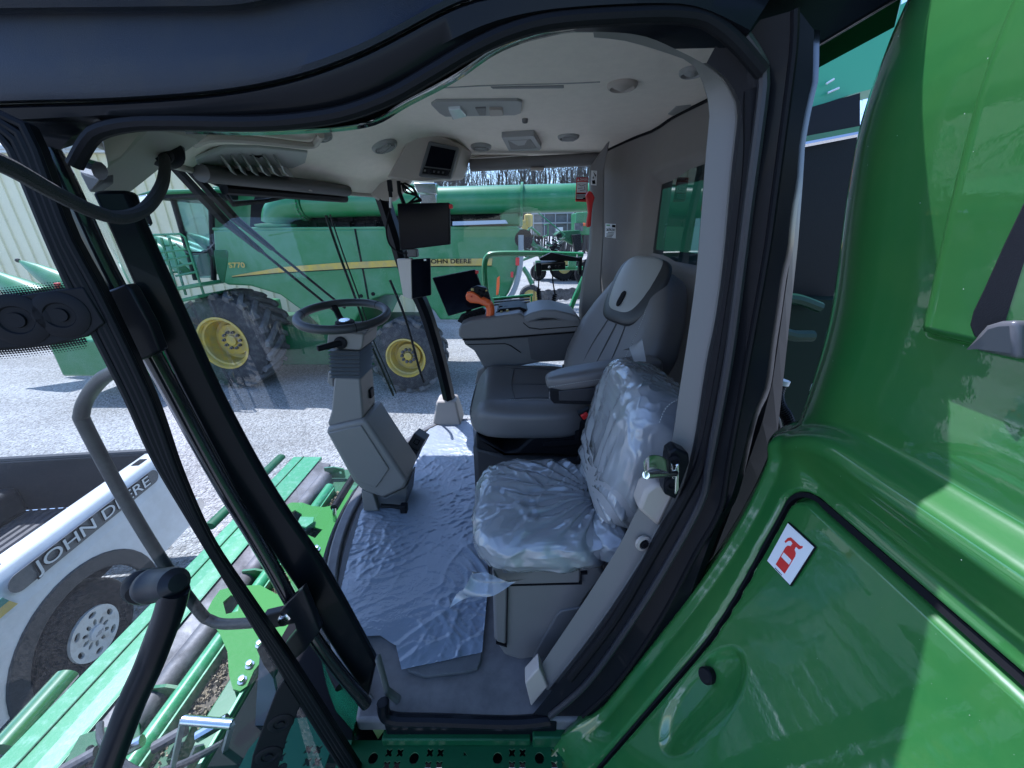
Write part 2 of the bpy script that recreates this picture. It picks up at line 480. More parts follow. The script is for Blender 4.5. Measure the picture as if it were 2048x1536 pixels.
# lower side panel with stripe
side = [(425, 459), (560, 457), (700, 457), (870, 455), (1040, 455), (1041, 500), (1034, 545), (1018, 585), (996, 618), (960, 640), (880, 640), (868, 622), (840, 600), (800, 590), (770, 590), (745, 598), (722, 618), (706, 650), (690, 690), (660, 672), (615, 630), (560, 590), (500, 572), (455, 570), (436, 560), (430, 520)]
pan = MB().prism(bt(side, 0.18), bn * 2.6).build('side_panel', GD, c2, bevel=.04, seg=3)
MB().strip(bt([(708, 458), (716, 500), (726, 550), (735, 600)], .165), bt([(711, 458), (719, 500), (729, 550), (738, 600)], .165), bn * .02).build('seam', INK, pan, smooth=0)
st_top = [(464, 552), (561, 534.6), (672, 526), (790, 520.5), (880, 518), (985, 517)]
st_bot = [(464, 553.5), (561, 545), (672, 538.5), (790, 533), (880, 531.5), (983, 531)]
MB().strip(bt(st_top, .16), bt(st_bot, .16), bn * .02).build('stripe', YELLOW, pan, smooth=0)
MB().strip(bt([(u, v + .4) for u, v in st_bot], .158), bt([(u, v + 1.8) for u, v in st_bot], .158), bn * .02).build('stripe_edge', INK, pan, smooth=0)
p0 = at(857, 530, P=BP(.15)); p1 = at(943, 529.5, P=BP(.15))
text_mb('JOHN DEERE', p0, p1 - p0, V(0, 0, 1), .105, width=(p1 - p0).length, bold=.015).build('lettering', INK, pan, smooth=0)
p0 = at(459, 536, P=BP(.15)); p1 = at(491, 535.5, P=BP(.15))
text_mb('S770', p0, p1 - p0, V(0, 0, 1), .10, width=(p1 - p0).length, bold=.02).build('lettering', YELLOW, pan, smooth=0)
for u, v in ((722, 592), (746, 588)):
    m = MB(); m.lathe(at(u, v, P=BP(.17)), -bn, [(.035, -.01), (.035, .01), (0, .01)], 16)
    m.build('plug', INK, pan)
MB().prism(bt([(426, 500), (452, 500), (456, 505), (455, 522), (448, 566), (440, 566), (432, 540)], .165), bn * .06).build('front_cover', GREEN_DARK, c2, bevel=.02)
# upper works: grain tank flank, dark recess, rim
MB().prism(bt([(424, 378), (640, 376), (872, 372), (872, 458), (424, 458)], .95), bn * 2.0).build('grain_tank', GD, c2, bevel=.03)
MB().prism(bt([(424, 373), (872, 367), (872, 373), (424, 380)], .80), bn * 2.3).build('tank_rim', GD, c2, bevel=.02)
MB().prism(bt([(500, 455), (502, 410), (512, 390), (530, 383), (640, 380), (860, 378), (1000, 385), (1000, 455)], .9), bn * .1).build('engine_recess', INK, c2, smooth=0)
MB().prism(bt([(424, 455), (1035, 452), (1035, 459), (424, 461)], .18), bn * .8).build('deck_edge', GD, c2, bevel=.015)
r9 = random.Random(5)
m = MB()
for i in range(34):
    u = r9.uniform(610, 1000); v = r9.uniform(430, 452)
    p = at(u, v, P=BP(.82)); m.box(p, (r9.uniform(.05, .3), .08, r9.uniform(.04, .14)))
m.build('engine_parts', BLACKM, c2, smooth=0)['kind'] = 'stuff'
# unloading auger: elbow, joint, long tube
a0 = at(553, 448, P=BP(.45)); a1 = at(556, 428, P=BP(.45)); a2 = at(575, 414, P=BP(.45)); a3 = at(612, 409, P=BP(.45)); a4 = at(870, 402, P=BP(.45)); a5 = at(1230, 394, P=BP(.5))
elb = spline([a0, a1, a2, a3], 6)
au = MB().tube(elb, .25, 20).build('auger', GD, c2, smooth=50)
MB().tube([a3 + bx * .03, a4, a5], .235, 24).build('auger_tube', GD, au, smooth=50)
for u in (606, 1044):
    m = MB()
    c = at(u, 409 if u < 700 else 399, P=BP(.45)); m.tube([c - bx * .02, c + bx * .02], .285, 24)
    m.build('flange', GD, au, smooth=50)
m = MB()
for k in range(18):
    c = at(606, 409, P=BP(.45)); a = 2 * pi * k / 18
    m.box(c + bn * (.27 * cos(a)) + V(0, 0, .27 * sin(a)), (.07, .02, .02))
m.build('flange_bolts', STEEL, au, smooth=0)['kind'] = 'stuff'
MB().lathe(at(553, 452, P=BP(.45)), (0, 0, 1), [(.33, -.03), (.36, 0), (.36, .03), (.26, .04)], 24).build('collar', GD, au)
# rear: slots, bumper bow, lamps, black outlet
MB().prism(bt([(905, 443), (1010, 440), (1014, 447), (905, 451)], .0), bn * .3).build('shelf', mat('pale_blue_plate', (.35, .42, .5), .4), c2, smooth=0)
MB().prism(bt([(1000, 425), (1040, 418), (1040, 452), (1014, 452), (1000, 448)], .5), bn * 1.4).build('rear_corner', GD, c2, bevel=.04)
MB().lathe(at(1046, 478, P=BP(.5)), (0, -.2, 0), [(.0, -.3), (.17, -.3), (.17, .3), (.15, .32), (0, .32)], 20).build('outlet', BLACKM, c2)
q = spline(bt([(1042, 470), (1040, 535), (1026, 585), (1000, 612), (975, 625)], .12), 5)
MB().tube(q, .05, 8).build('bumper', mat('grey_bumper', (.2, .24, .26), .4), c2)
for u, v, s in ((1024, 549, .1), (1035, 523, .14)):
    MB().box(at(u, v, P=BP(.1)), (s * .5, .06, s)).build('tail_lamp', RED, c2, bevel=.01)
MB().prism(bt([(994, 556), (999, 552), (999, 570), (996, 592), (992, 590)], -.2), bn * .05).build('marker', ORANGE, c2, smooth=0)
MB().tube(bt([(996, 590), (997, 612), (1005, 640)], -.2), .03, 8).build('marker_arm', GD, c2)
# underside and axles
MB().box(at(640, 690, P=BP(1.4)) + V(0, 0, .2), (5.2, 1.6, .9)).build('chassis', GREEN_DARK, c2, bevel=.05)
# wheels
def big_wheel(u, v, R, W, rimR, off, nl, label=None, steps=22, dish=.28):
    c = at(u, v, P=BP(off)); c = V(c.x, c.y, G + R)
    w = MB()
    w.lathe(c, bn, [(rimR * .98, .03), (rimR * 1.08, 0), (R * .80, .015), (R * .915, .06), (R * .925, .13), (R * .925, W - .13), (R * .9, W - .05), (rimR, W)], 64, False)
    wh = bpy.data.objects.new('wheel', None); COL.objects.link(wh); wh.parent = c2
    wh.location = c + V(0, 0, EZ) - c2.location
    ty = w.build('tyre', TYRE, wh, smooth=40)
    for k in range(nl):
        for sd_ in (0, 1):
            lug = MB()
            a = 2 * pi * (k + .5 * sd_) / nl
            P = []
            for j in range(5):
                t = j / 4
                ang = a + t * .34
                h = (t * .52) * W if sd_ == 0 else W - (t * .52) * W
                h = min(max(h, .02), W - .02)
                wd_ = .060 * R / .97
                rad = V(cos(ang) * bx.x, cos(ang) * bx.y, sin(ang)); tan = V(-sin(ang) * bx.x, -sin(ang) * bx.y, cos(ang))
                top = R * (.995 if j else .975)
                base = R * .90
                P.append([c + bn * h + rad * base - tan * wd_, c + bn * h + rad * top - tan * wd_ * .7, c + bn * h + rad * top + tan * wd_ * .7, c + bn * h + rad * base + tan * wd_])
            lug.rings(P)
            ang = a - .02
            rad = V(cos(ang) * bx.x, cos(ang) * bx.y, sin(ang)); tan = V(-sin(ang) * bx.x, -sin(ang) * bx.y, cos(ang))
            h0 = .0 if sd_ == 0 else W
            sg = 1 if sd_ == 0 else -1
            pr = [[c + bn * (h0 + sg * .045) + rad * R * .86 - tan * .05, c + bn * (h0 + sg * .02) + rad * R * .965 - tan * .05, c + bn * (h0 + sg * .02) + rad * R * .965 + tan * .05, c + bn * (h0 + sg * .045) + rad * R * .86 + tan * .05],
                  [c + bn * (h0 + sg * .16) + rad * R * .93 - tan * .05, c + bn * (h0 + sg * .12) + rad * R * .99 - tan * .05, c + bn * (h0 + sg * .12) + rad * R * .99 + tan * .05, c + bn * (h0 + sg * .16) + rad * R * .93 + tan * .05]]
            lug.rings(pr)
            lug.build('tread_lug', LUG, wh, smooth=0)
    rim = MB().lathe(c, bn, [(rimR * 1.03, .02), (rimR * 1.05, -.01), (rimR * .97, -.015), (rimR * .93, .02), (rimR * .92, .06), (rimR * .86, .08), (rimR * .84, dish * .7), (rimR * .80, dish), (rimR * .66, dish + .02), (rimR * .62, dish - .06), (rimR * .22, dish - .08), (rimR * .2, dish - .13), (0, dish - .13)], 48, False).build('rim', YELLOW, wh, smooth=40)
    for k in range(10):
        a = 2 * pi * k / 10
        pc = c + bx * (rimR * .34 * cos(a)) + V(0, 0, rimR * .34 * sin(a)) + bn * (dish - .10)
        hb = MB(); hb.lathe(pc, -bn, [(.032, -.03), (.032, .015), (.018, .02), (.018, .05), (0, .05)], 8)
        hb.build('wheel_bolt', STEEL, wh)
    return wh
big_wheel(449, 700, 1.0, .98, .515, -.06, 20, dish=.36)
big_wheel(812, 722, .765, .62, .385, -.07, 16, dish=.26)
# cab of the far machine
for (a, b), r, o_ in ((((345, 394), (392, 560)), .05, .5), (((422, 395), (428, 560)), .05, .5), (((300, 398), (318, 395)), .03, .5), (((345, 394), (392, 560)), .05, 2.2), (((422, 395), (428, 560)), .05, 2.2)):
    MB().tube(bt([a, b], o_), r, 8).build('cab_post', BLACKM, c2)
MB().prism(bt([(268, 390), (300, 380), (430, 376), (430, 384), (300, 390)], .3), bn * 2.2).build('cab_roof', GD, c2, bevel=.04)
MB().prism(bt([(296, 388), (430, 384), (430, 396), (300, 399)], .35), bn * 2.1).build('roof_underside', BLACKM, c2, bevel=.02)
MB().prism(bt([(346, 397), (424, 397), (430, 556), (394, 556)], .52), bn * .012).build('cab_glass', glass('far_cab_glass', tint=(.45, .66, .64), dust_veil=.1), c2, smooth=0)
MB().prism(bt([(276, 392), (292, 389), (300, 400), (292, 412), (280, 410)], .1), bn * .25).build('work_lamp', ZINC, c2, bevel=.02)
mm = MB().prism(bt([(274, 415), (284, 412), (296, 447), (292, 453), (280, 452)], .05), bn * .12).build('mirror', BLACKM, c2, bevel=.03)
MB().tube(bt([(300, 396), (290, 405), (284, 415)], .1), .02, 6).build('mirror_arm', BLACKM, mm)
# ladder and rails
rl = MB()
for pts in ([(318, 538), (300, 478), (305, 470), (360, 468), (370, 475), (408, 590)], [(322, 475), (360, 600)], [(285, 475), (310, 478), (330, 560)],
            [(338, 476), (372, 590)], [(302, 560), (286, 500), (280, 480)], [(322, 505), (372, 498)], [(330, 520), (376, 512)], [(345, 535), (386, 526)], [(352, 552), (392, 544)]):
    rl = MB(); rl.tube(bt(pts, -.1), .022, 6); rl.build('handrail', GD, c2)
m = MB()
for v_ in (492, 518, 545):
    m = MB(); m.tube(bt([(326 + (v_ - 492) * .3, v_), (350 + (v_ - 492) * .3, v_ - 2)], -.05), .02, 6)
    m.build('ladder_rung', GD, c2)
MB().prism(bt([(345, 575), (400, 565), (402, 572), (346, 583)], -.3), bn * 1.2).build('step_platform', GD, c2, bevel=.01)
MB().prism(bt([(350, 600), (395, 590), (396, 596), (352, 607)], -.3), bn * 1.0).build('step_platform', GD, c2, bevel=.01)
m = MB()
for k in range(10):
    t = k / 9
    m.tube([at(352 + 76 * t, 487 + 40 * t * (1 - t) * 2.2, P=BP(.2)), at(352 + 76 * (t + .1), 487 + 40 * (t + .1) * (.9 - t) * 2.2, P=BP(.2))], .012, 5)
m.build('safety_chain', STEEL, c2)['kind'] = 'stuff'
MB().tube(bt([(374, 505), (424, 505)], .3), .018, 6).build('door_bar', BLACKM, c2)
MB().box(at(424, 503, P=BP(.25)), (.1, .1, .2)).build('door_latch', BLACKM, c2, bevel=.02)
# corn head in front of it: every snout a part
ch = empty('corn_header', (-9.0, 9.0, G), 'green corn head with pointed row snouts in front of the far combine', 'corn header')
fwd = -bx
def snout(tip, base, w, h):
    t = Vector(tip); b = Vector(base); d = (b - t); R = []
    for k, f in enumerate((.02, .12, .35, .65, 1.0)):
        c = t + d * f; a = []
        ww = w * (f ** .8); hh = h * (f ** .8)
        for j in range(9):
            an = pi * j / 8
            a.append(c + bn * (ww * .5 * cos(an)) + V(0, 0, hh * sin(an)))
        R.append(a)
    mb = MB(); mb.rings(R, caps=True)
    return mb
for k, (u, v, off) in enumerate(((36, 521, 1.2), (-45, 536, .5), (275, 478, 3.6), (300, 470, 2.4), (330, 470, 4.2), (372, 466, 3.4))):
    tip = at(u, v, P=BP(off))
    bse = tip + V(1.35, -.1, -1.0) if k < 2 else tip + V(1.35, -.1, -.95)
    s = snout(tip, bse, .85, .62).build('snout', GD, ch, smooth=60)
    MB().ball(tip, (.05, .05, .05), 8).build('tip', BLACKM, s)
fr0 = at(150, 640, P=BP(.9))
MB().box(V(-7.95, 9.5, G + .85), (1.7, 4.9, .75)).build('frame_beam', GD, ch, bevel=.05)  # beam enlarged so that its shadow falls across the gravel
MB().prism([V(-8.6, 7.7, G + .35), V(-6.9, 7.6, G + .3), V(-6.9, 7.6, G + .75), V(-8.5, 7.7, G + .9)], (0, 1.0, 0)).build('end_divider', GD, ch, bevel=.05)
MB().box(at(117, 572, P=BP(.9)), (.1, .1, .14)).build('marker_lamp', RED, ch, bevel=.02)
MB().prism([V(-7.6, 7.9, G + .0), V(-7.2, 7.9, G + .0), V(-7.1, 7.9, G + .5), V(-7.5, 7.9, G + .5)], (0, .3, 0)).build('stand', BLACKM, ch)
# ------------------------------------------------------------------ pickup beside the machine
pk = empty('pickup_truck', (-4.0, 1.2, G), 'white pickup with black bed liner and dark lettering on its side, beside the feeder house', 'pickup')
A = at(285, 908, Z=-1.86); B = at(0, 1105, Z=-1.86)
pd = (A - B); pd.z = 0; pd.normalize()             # towards the tail
pn = V(-pd.y, pd.x, 0)                              # into the bed (away from us)
if pn.x > 0: pn = -pn
A = A - pn * .16
def pp(s, w, z): return A + pd * s + pn * w + V(0, 0, z)       # s along from tail corner, w inwards, z from rail top
PL = 4.6
# bed side with rounded shoulder and wheel opening
prof = [(.16, -.02), (.14, .0), (.03, .0), (.005, -.02), (-.02, -.12), (-.035, -.25), (-.035, -.52), (-.02, -.7), (.03, -.78)]
s0 = -1.08
HZ = -.858
def arch(s, r): 
    d = abs(s - s0)
    return HZ + sqrt(max(r * r - d * d, 0)) if d < r else -2
ax = .455
top = MB(); top.rings([[pp(s, w, z) for w, z in prof[:6]] for s in [0.02, .0] + [-.2 * i for i in range(1, 12)]], closed=False, caps=False)
bs = top.build('bed_side', WPAINT, pk, smooth=60)
def low(a, b):
    s = .0 - 2.2 * a; z0 = -.25
    zt = max(arch(s, ax), -.8)
    z = z0 + (zt - z0) * b
    return pp(s, -.035 + .03 * max(0, (-z - .55)) , z)
MB().grid(low, 60, 5).build('lower_side', WPAINT, bs, smooth=60)
# flared wheel-arch lip
lip = [pp(s0 + .45 * cos(a), -.05, HZ + .45 * sin(a)) for a in [pi * k / 20 for k in range(-2, 23)]]
lip2 = [pp(s0 + .57 * cos(a), -.045, HZ + .56 * sin(a)) for a in [pi * k / 20 for k in range(-2, 23)]]
MB().strip(lip, lip2, pn * .03 + V(0, 0, 0)).build('wheel_arch_trim', mat('grey_arch_trim', (.022, .023, .025), .6), pk, bevel=.01)
# dark decal with lettering
dz0, dz1 = -.30, -.13
dec = []
for k in range(13):
    a = pi / 2 + pi * k / 12; dec.append(pp(-1.30 + .06 * cos(a), -.041, -.11 + .06 * sin(a)))
for k in range(13):
    a = -pi / 2 + pi * k / 12; dec.append(pp(-.22 + .06 * cos(a), -.041, -.11 + .06 * sin(a)))
dk = MB().prism(dec, pn * .004).build('decal', mat('charcoal_decal', (.09, .095, .10), .5, var=.2, vscale=30), pk, smooth=0)
text_mb('JOHN DEERE', pp(-1.235, -.044, -.175), pd, V(0, 0, 1), .13, width=.97, bold=.04, depth=.006).build('lettering', INK, dk, smooth=0)
text_mb('JOHN DEERE', pp(-1.225, -.046, -.167), pd, V(0, 0, 1), .112, width=.95, bold=.005, depth=.009).build('lettering', WPAINT, dk, smooth=0)
MB().prism([pp(-2.2, -.041, -.12), pp(-1.40, -.041, -.12), pp(-1.385, -.041, -.165), pp(-2.2, -.041, -.165)], pn * .003).build('stripe', mat('teal_decal', (.02, .2, .16), .5), bs, smooth=0)
MB().prism([pp(-2.2, -.041, -.165), pp(-1.385, -.041, -.165), pp(-1.36, -.041, -.22), pp(-2.2, -.041, -.22)], pn * .003).build('stripe', YELLOW, bs, smooth=0)
for s in (-.2, -1.36):
    MB().prism([pp(s, .05, .003), pp(s + .1, .05, .003), pp(s + .1, .11, .003), pp(s, .11, .003)], (0, 0, .002)).build('stake_pocket', INK, pk, smooth=0)
# liner
LIN = mat('bed_liner', (.02, .02, .022), .5, bump=.3, bscale=200)
MB().add([pp(.0, .16, -.01), pp(-2.2, .16, -.01), pp(-2.2, .2, -.52), pp(.0, .2, -.52)], [(0, 1, 2, 3)]).build('liner_side', LIN, pk)
MB().prism([pp(-.0, .16, .0), pp(-.0, 1.75, .0), pp(.0, 1.75, -.52), pp(.0, .16, -.52)], pd * .05).build('tailgate', LIN, pk, bevel=.012)
MB().tube([pp(.03, .1, .005), pp(.03, 1.8, .005)], .028, 8).build('tailgate_cap', LIN, pk)
m = MB()
for k in range(22):
    w = .22 + k * .07
    m.add([pp(0, w, -.52), pp(-2.2, w, -.52), pp(-2.2, w + .045, -.52), pp(0, w + .045, -.52), pp(0, w + .055, -.505), pp(-2.2, w + .055, -.505), pp(-2.2, w + .07, -.52), pp(0, w + .07, -.52)],
          [(0, 1, 2, 3), (3, 2, 5, 4), (4, 5, 6, 7)])
m.build('bed_floor', mat('worn_bed_liner', (.10, .095, .10), .6, bump=.3, bscale=120, var=.3), pk, smooth=0)
MB().box(pp(-.5, 1.4, -.38), (.3, 1.0, .26), Matrix.Rotation(atan2(pd.y, pd.x) - pi / 2, 3, 'Z')).build('wheel_box', LIN, pk, bevel=.04)
MB().prism([pp(-.0, 1.75, 0.01), pp(-2.2, 1.75, .01), pp(-2.2, 1.9, .01), pp(.0, 1.9, .01)], (0, 0, -.7)).build('far_bed_side', WPAINT, pk, bevel=.03)
MB().prism([pp(-2.2, 0, 0), pp(-2.2, 1.9, 0), pp(-2.2, 1.9, -.75), pp(-2.2, 0, -.75)], -pd * .06).build('bed_front', WPAINT, pk, bevel=.01)
# cab body stub continuing out of frame
cabp = [(-2.28, -.78), (-2.28, .0), (-2.5, .52), (-3.9, .5), (-4.5, .02), (-5.6, -.05), (-5.8, -.3), (-5.8, -.8)]
MB().prism([pp(s, .0, z) for s, z in cabp], pn * 1.9).build('cab', WPAINT, pk, bevel=.06, seg=3)
MB().prism([pp(s, -.004, z) for s, z in ((-2.45, .04), (-2.62, .45), (-3.75, .43), (-4.2, .04))], pn * .02).build('cab_window', DGLASS, pk)
# tail lamp, bumper
MB().box(pp(.03, .03, -.32), (.16, .05, .34), Matrix.Rotation(atan2(pd.y, pd.x) - pi / 2, 3, 'Z')).build('tail_lamp', RED, pk, bevel=.015)
MB().tube([pp(.16, -.02, -.72), pp(.16, 1.9, -.72)], .08, 10).build('bumper', ZINC, pk)
# wheel
wc = pp(s0, .01, HZ); wr = .365
def truck_wheel(c):
    wh = bpy.data.objects.new('wheel', None); COL.objects.link(wh); wh.parent = pk; wh.location = c + V(0, 0, EZ) - pk.location
    MB().lathe(c, pn, [(.18, .02), (.195, -.012), (.3, -.02), (.345, .0), (.37, .04), (.37, .2), (.34, .24), (.2, .25)], 48).build('tyre', RUBBER, wh, smooth=40)
    hub = MB()
    ex, ey = pd, V(0, 0, 1)
    ring = [(.185 * cos(2 * pi * k / 48), .185 * sin(2 * pi * k / 48)) for k in range(48)]
    hol = []
    for k in range(6):
        a = 2 * pi * k / 6 + .3
        hol.append([(.143 * cos(a) + (.030 * cos(b)) * -sin(a) + .02 * sin(b) * cos(a), .143 * sin(a) + (.030 * cos(b)) * cos(a) + .02 * sin(b) * sin(a)) for b in [2 * pi * j / 12 for j in range(12)]])
    for k in range(10):
        a = 2 * pi * k / 10
        hol.append([(.080 * cos(a) + (.014 * cos(b)) * -sin(a) + .024 * sin(b) * cos(a), .080 * sin(a) + (.014 * cos(b)) * cos(a) + .024 * sin(b) * sin(a)) for b in [2 * pi * j / 8 for j in range(8)]])
    hub.plate(ring, hol, c - pn * .025, ex, ey, pn * .02)
    hc = hub.build('hubcap', mat('dull_hubcap', (.55, .55, .53), .4, col2=(.35, .3, .24), vscale=12, vlo=.5, vhi=.8), wh, smooth=0)
    MB().lathe(c - pn * .02, -pn, [(.055, 0), (.052, .02), (.04, .028), (0, .03)], 24).build('centre_cap', mat('cap_grey', (.5, .5, .5), .35), hc)
    bow = [(-.03, -.009), (-.012, -.009), (-.008, -.014), (.012, -.014), (.012, -.005), (.03, -.005), (.026, .009), (.01, .009), (.008, .014), (-.012, .014), (-.012, .005), (-.03, .005)]
    MB().prism([c - pn * .0505 + pd * x + V(0, 0, y) for x, y in bow], pn * .002).build('emblem', mat('cap_dark', (.28, .28, .28), .4), hc, smooth=0)
    MB().lathe(c + pn * .03, pn, [(.2, 0), (.2, .05), (0, .06)], 24).build('brake_drum', INK, wh)
truck_wheel(wc)
truck_wheel(pp(s0 - 3.4, .01, HZ))
MB().box(pp(-1.0, .55, -.84), (.5, .2, .14)).build('axle', INK, pk)
MB().box(pp(-1.2, .95, -.75), (1.2, 2.4, .18), Matrix.Rotation(atan2(pd.y, pd.x) - pi / 2, 3, 'Z')).build('chassis', INK, pk)

# ------------------------------------------------------------------ far machines through the side window
def fz(u, v, Y): return at(u, v, Y=Y)
dump = empty('dump_trailer', (3, 27, G), 'grey high sided dump trailer far behind the green implement', 'trailer')
GREYP = mat('weathered_grey_box', (.16, .165, .17), .6, var=.3, vscale=2)
p = tr([(1064, 427), (1146, 425), (1146, 474), (1064, 472)], Y=27)
MB().prism(p, (0, 2.4, 0)).build('box', GREYP, dump, smooth=0)
m = MB()
for u in (1066, 1088, 1110, 1134, 1145): m.prism(tr([(u, 426), (u + 2, 426), (u + 2, 473), (u, 473)], Y=26.9), (0, .15, 0))
m.prism(tr([(1063, 424), (1147, 422), (1147, 427), (1063, 429)], Y=26.88), (0, .2, 0)); m.prism(tr([(1063, 445), (1147, 444), (1147, 447), (1063, 448)], Y=26.88), (0, .2, 0))
m.build('ribs', mat('pale_rib', (.32, .33, .34), .5), dump, smooth=0)['kind'] = 'stuff'
MB().prism(tr([(1112, 455), (1126, 454), (1126, 462), (1112, 462)], Y=26.85), (0, .02, 0)).build('plate', WHITE, dump, smooth=0)
for u in (1078, 1152):
    c = fz(u, 500, 27.4); c.z = G + .55
    MB().lathe(c, (0, 1, 0), [(.2, 0), (.5, 0), (.55, .05), (.55, .3), (0, .3)], 24).build('wheel', RUBBER, dump)
MB().box(V(4.4, 28, G + .9), (5.5, 2.0, .35)).build('undercarriage', INK, dump)
tra = empty('tractor', (3, 22, G), 'tractor with a large dark rear tyre standing behind the green implement', 'tractor')
c = fz(1130, 520, 27); c.z = G + 1.0
t_ = MB().lathe(c, (-.35, 1, 0), [(.45, .05), (.5, 0), (.85, 0), (.93, .08), (.93, .5), (.5, .55)], 40).build('wheel', RUBBER, tra)
m = MB()
for k in range(28):
    a = 2 * pi * k / 28
    m.box(c + V(cos(a) * .93, .3, sin(a) * .93), (.1, .55, .12), Matrix.Rotation(-a, 3, 'Y'))
m.build('tread_lugs', RUBBER, t_, smooth=0)['kind'] = 'stuff'
MB().lathe(c + V(0, -.02, 0), (-.35, 1, 0), [(.5, 0), (.46, .1), (.2, .16), (0, .16)], 30).build('rim', YELLOW, t_)
MB().prism(tr([(1110, 470), (1120, 462), (1160, 460), (1166, 485), (1150, 492)], Y=22), (0, 1.5, 0)).build('body', GREEN_DARK, tra, bevel=.05)
MB().prism(tr([(1144, 470), (1162, 468), (1164, 500), (1150, 505)], Y=21.6), (0, .6, 0)).build('hitch', BLACKM, tra, bevel=.03)
imp = empty('tillage_implement', (.9, 17, G), 'green folding tillage implement with yellow rimmed gauge wheel behind the combine', 'implement')
GI = GREEN_DUSTY
m = MB()
for pts, r in (([(1042, 500), (1062, 485), (1100, 505)], .07), ([(1048, 470), (1075, 500), (1082, 520)], .06), ([(1046, 535), (1056, 550), (1064, 568)], .1),
               ([(1052, 465), (1062, 455), (1080, 470)], .05), ([(1062, 480), (1090, 520)], .08), ([(1076, 425), (1130, 470), (1108, 492), (1090, 490)], .025),
               ([(1088, 450), (1096, 448), (1096, 470), (1086, 474)], .03), ([(1045, 520), (1100, 500)], .06)):
    m = MB(); m.tube(tr(pts, Y=17), r, 8); m.build('frame_bar', GI, imp)
rr = random.Random(8)
m = MB()
for k in range(60):
    p = fz(rr.uniform(1046, 1118), rr.uniform(470, 512), 17 + rr.uniform(-.3, .8)); m.box(p, (rr.uniform(.05, .3), .15, rr.uniform(.04, .16)), Euler((0, rr.uniform(-1, 1), 0)).to_matrix())
m.build('hydraulics', BLACKM, imp, smooth=0)['kind'] = 'stuff'
m = MB()
for k in range(24):
    p = fz(rr.uniform(1060, 1130), rr.uniform(468, 500), 16.6); m.tube([p, p + V(rr.uniform(-.2, .3), 0, rr.uniform(-.12, .2))], .018, 5)
m.build('hoses', mat('pale_hose', (.12, .16, .13), .5), imp)['kind'] = 'stuff'
c = fz(1062, 566, 16.9); c.z = G + .50
w_ = MB().lathe(c, (0, 1, 0), [(.28, .02), (.3, 0), (.46, 0), (.5, .06), (.5, .24), (.3, .3)], 40, False).build('wheel', TYRE, imp)
MB().lathe(c, (0, 1, 0), [(.31, .0), (.28, -.02), (.26, .04), (.2, .06), (.1, .03), (0, .03)], 32).build('rim', YELLOW, w_)
for k in range(7):
    m = MB()
    cc = fz(1086 + k * 12, 556, 18.5 + k * .15); cc.z = G + .28 + (k % 2) * .04
    m.lathe(cc, (.3, 1, 0), [(0, -.01), (.27, -.015), (.28, 0), (.27, .015), (0, .01)], 28)
    m.build('disc', STEEL, imp)
MB().tube([fz(1070, 538, 18.6), fz(1165, 536, 18.6)], .09, 8).build('gang_beam', GI, imp)
for k in range(4):
    MB().box(fz(1078 + 22 * k, 528, 18.4), (.35, .3, .3)).build('seed_box', [GI, BLACKM, YELLOW, GI][k], imp, bevel=.03)
MB().lathe(fz(1057, 440, 19), (0, 0, 1), [(.16, -.3), (.2, -.2), (.2, .2), (.1, .25), (0, .25)], 14).build('tank', YELLOW, imp)
MB().box(fz(1050, 452, 19), (.25, .3, .5)).build('bracket', YELLOW, imp, bevel=.02)
gm = empty('grain_cart', (5.5, 24, G), 'green machine with amber lamp half hidden at the far window edge', 'grain cart')
MB().prism(tr([(1152, 425), (1200, 422), (1200, 470), (1152, 470)], Y=24), (0, 2, 0)).build('hopper', GI, gm, bevel=.05)
MB().box(fz(1168, 449, 23.8), (.16, .16, .16)).build('amber_lamp', ORANGE, gm, bevel=.03)
MB().prism(tr([(1150, 446), (1166, 446), (1166, 462), (1150, 462)], Y=23.7), (0, .2, 0)).build('lamp_bracket', STEEL, gm, smooth=0)
c = fz(1180, 500, 24.2); c.z = G + .8
MB().lathe(c, (0, 1, 0), [(.3, 0), (.75, 0), (.8, .08), (.8, .4), (0, .4)], 28).build('wheel', RUBBER, gm)
# ================================================================== the near combine: cab shell
cb = empty('combine_harvester', (.3, 1.5, G), 'green combine with its black glazed cab door swung open, seats and steering column inside', 'combine')
def wsx(Y):
    return -.37 - .40 * max(0.0, 1 - ((Y - 1.52) / .88) ** 2) ** .7
def WS(Y, z, off=0.0): return V(wsx(Y) - .19 * (z + 1.2) + off, Y, z)
def hitf(u, v, f, t0=.3, t1=6.0):
    d = ray(u, v); n = 400; a = t0
    for i in range(n):
        b = t0 + (t1 - t0) * (i + 1) / n
        if f(d * b) < 0:
            for _ in range(30):
                c = (a + b) / 2
                if f(d * c) < 0: b = c
                else: a = c
            return d * a
        a = b
    return d * t1
def onws(u, v, off=0.0): return hitf(u, v, lambda p: p.x - (wsx(p.y) - .19 * (p.z + 1.2)) - off if .64 < p.y < 2.41 else 1, .6, 4)
FLZ = -1.2
# floor pan with curved front
ys = [.62 + (2.40 - .62) * i / 40 for i in range(41)]
front = [V(wsx(max(min(y, 2.38), .66)) + .0, y, FLZ) for y in ys]
outl = [V(.60, .62, FLZ)] + front + [V(.60, 2.40, FLZ)]
FLOORM = mat('floor_grey', (.17, .16, .16), .5, bump=.3, bscale=500, bdist=.0008, col2=(.085, .082, .085), vscale=7, vlo=.42, vhi=.72)
fl = MB().prism(outl, (0, 0, -.05)).build('cab_floor', FLOORM, cb, bevel=.01)
MB().strip([V(wsx(max(min(y, 2.38), .66)) + .0, y, FLZ + .001) for y in ys[1:-1]], [V(wsx(max(min(y, 2.38), .66)) + .045, y, FLZ + .001) for y in ys[1:-1]], (0, 0, .022)).build('floor_lip', FLOORM, fl, bevel=.008)
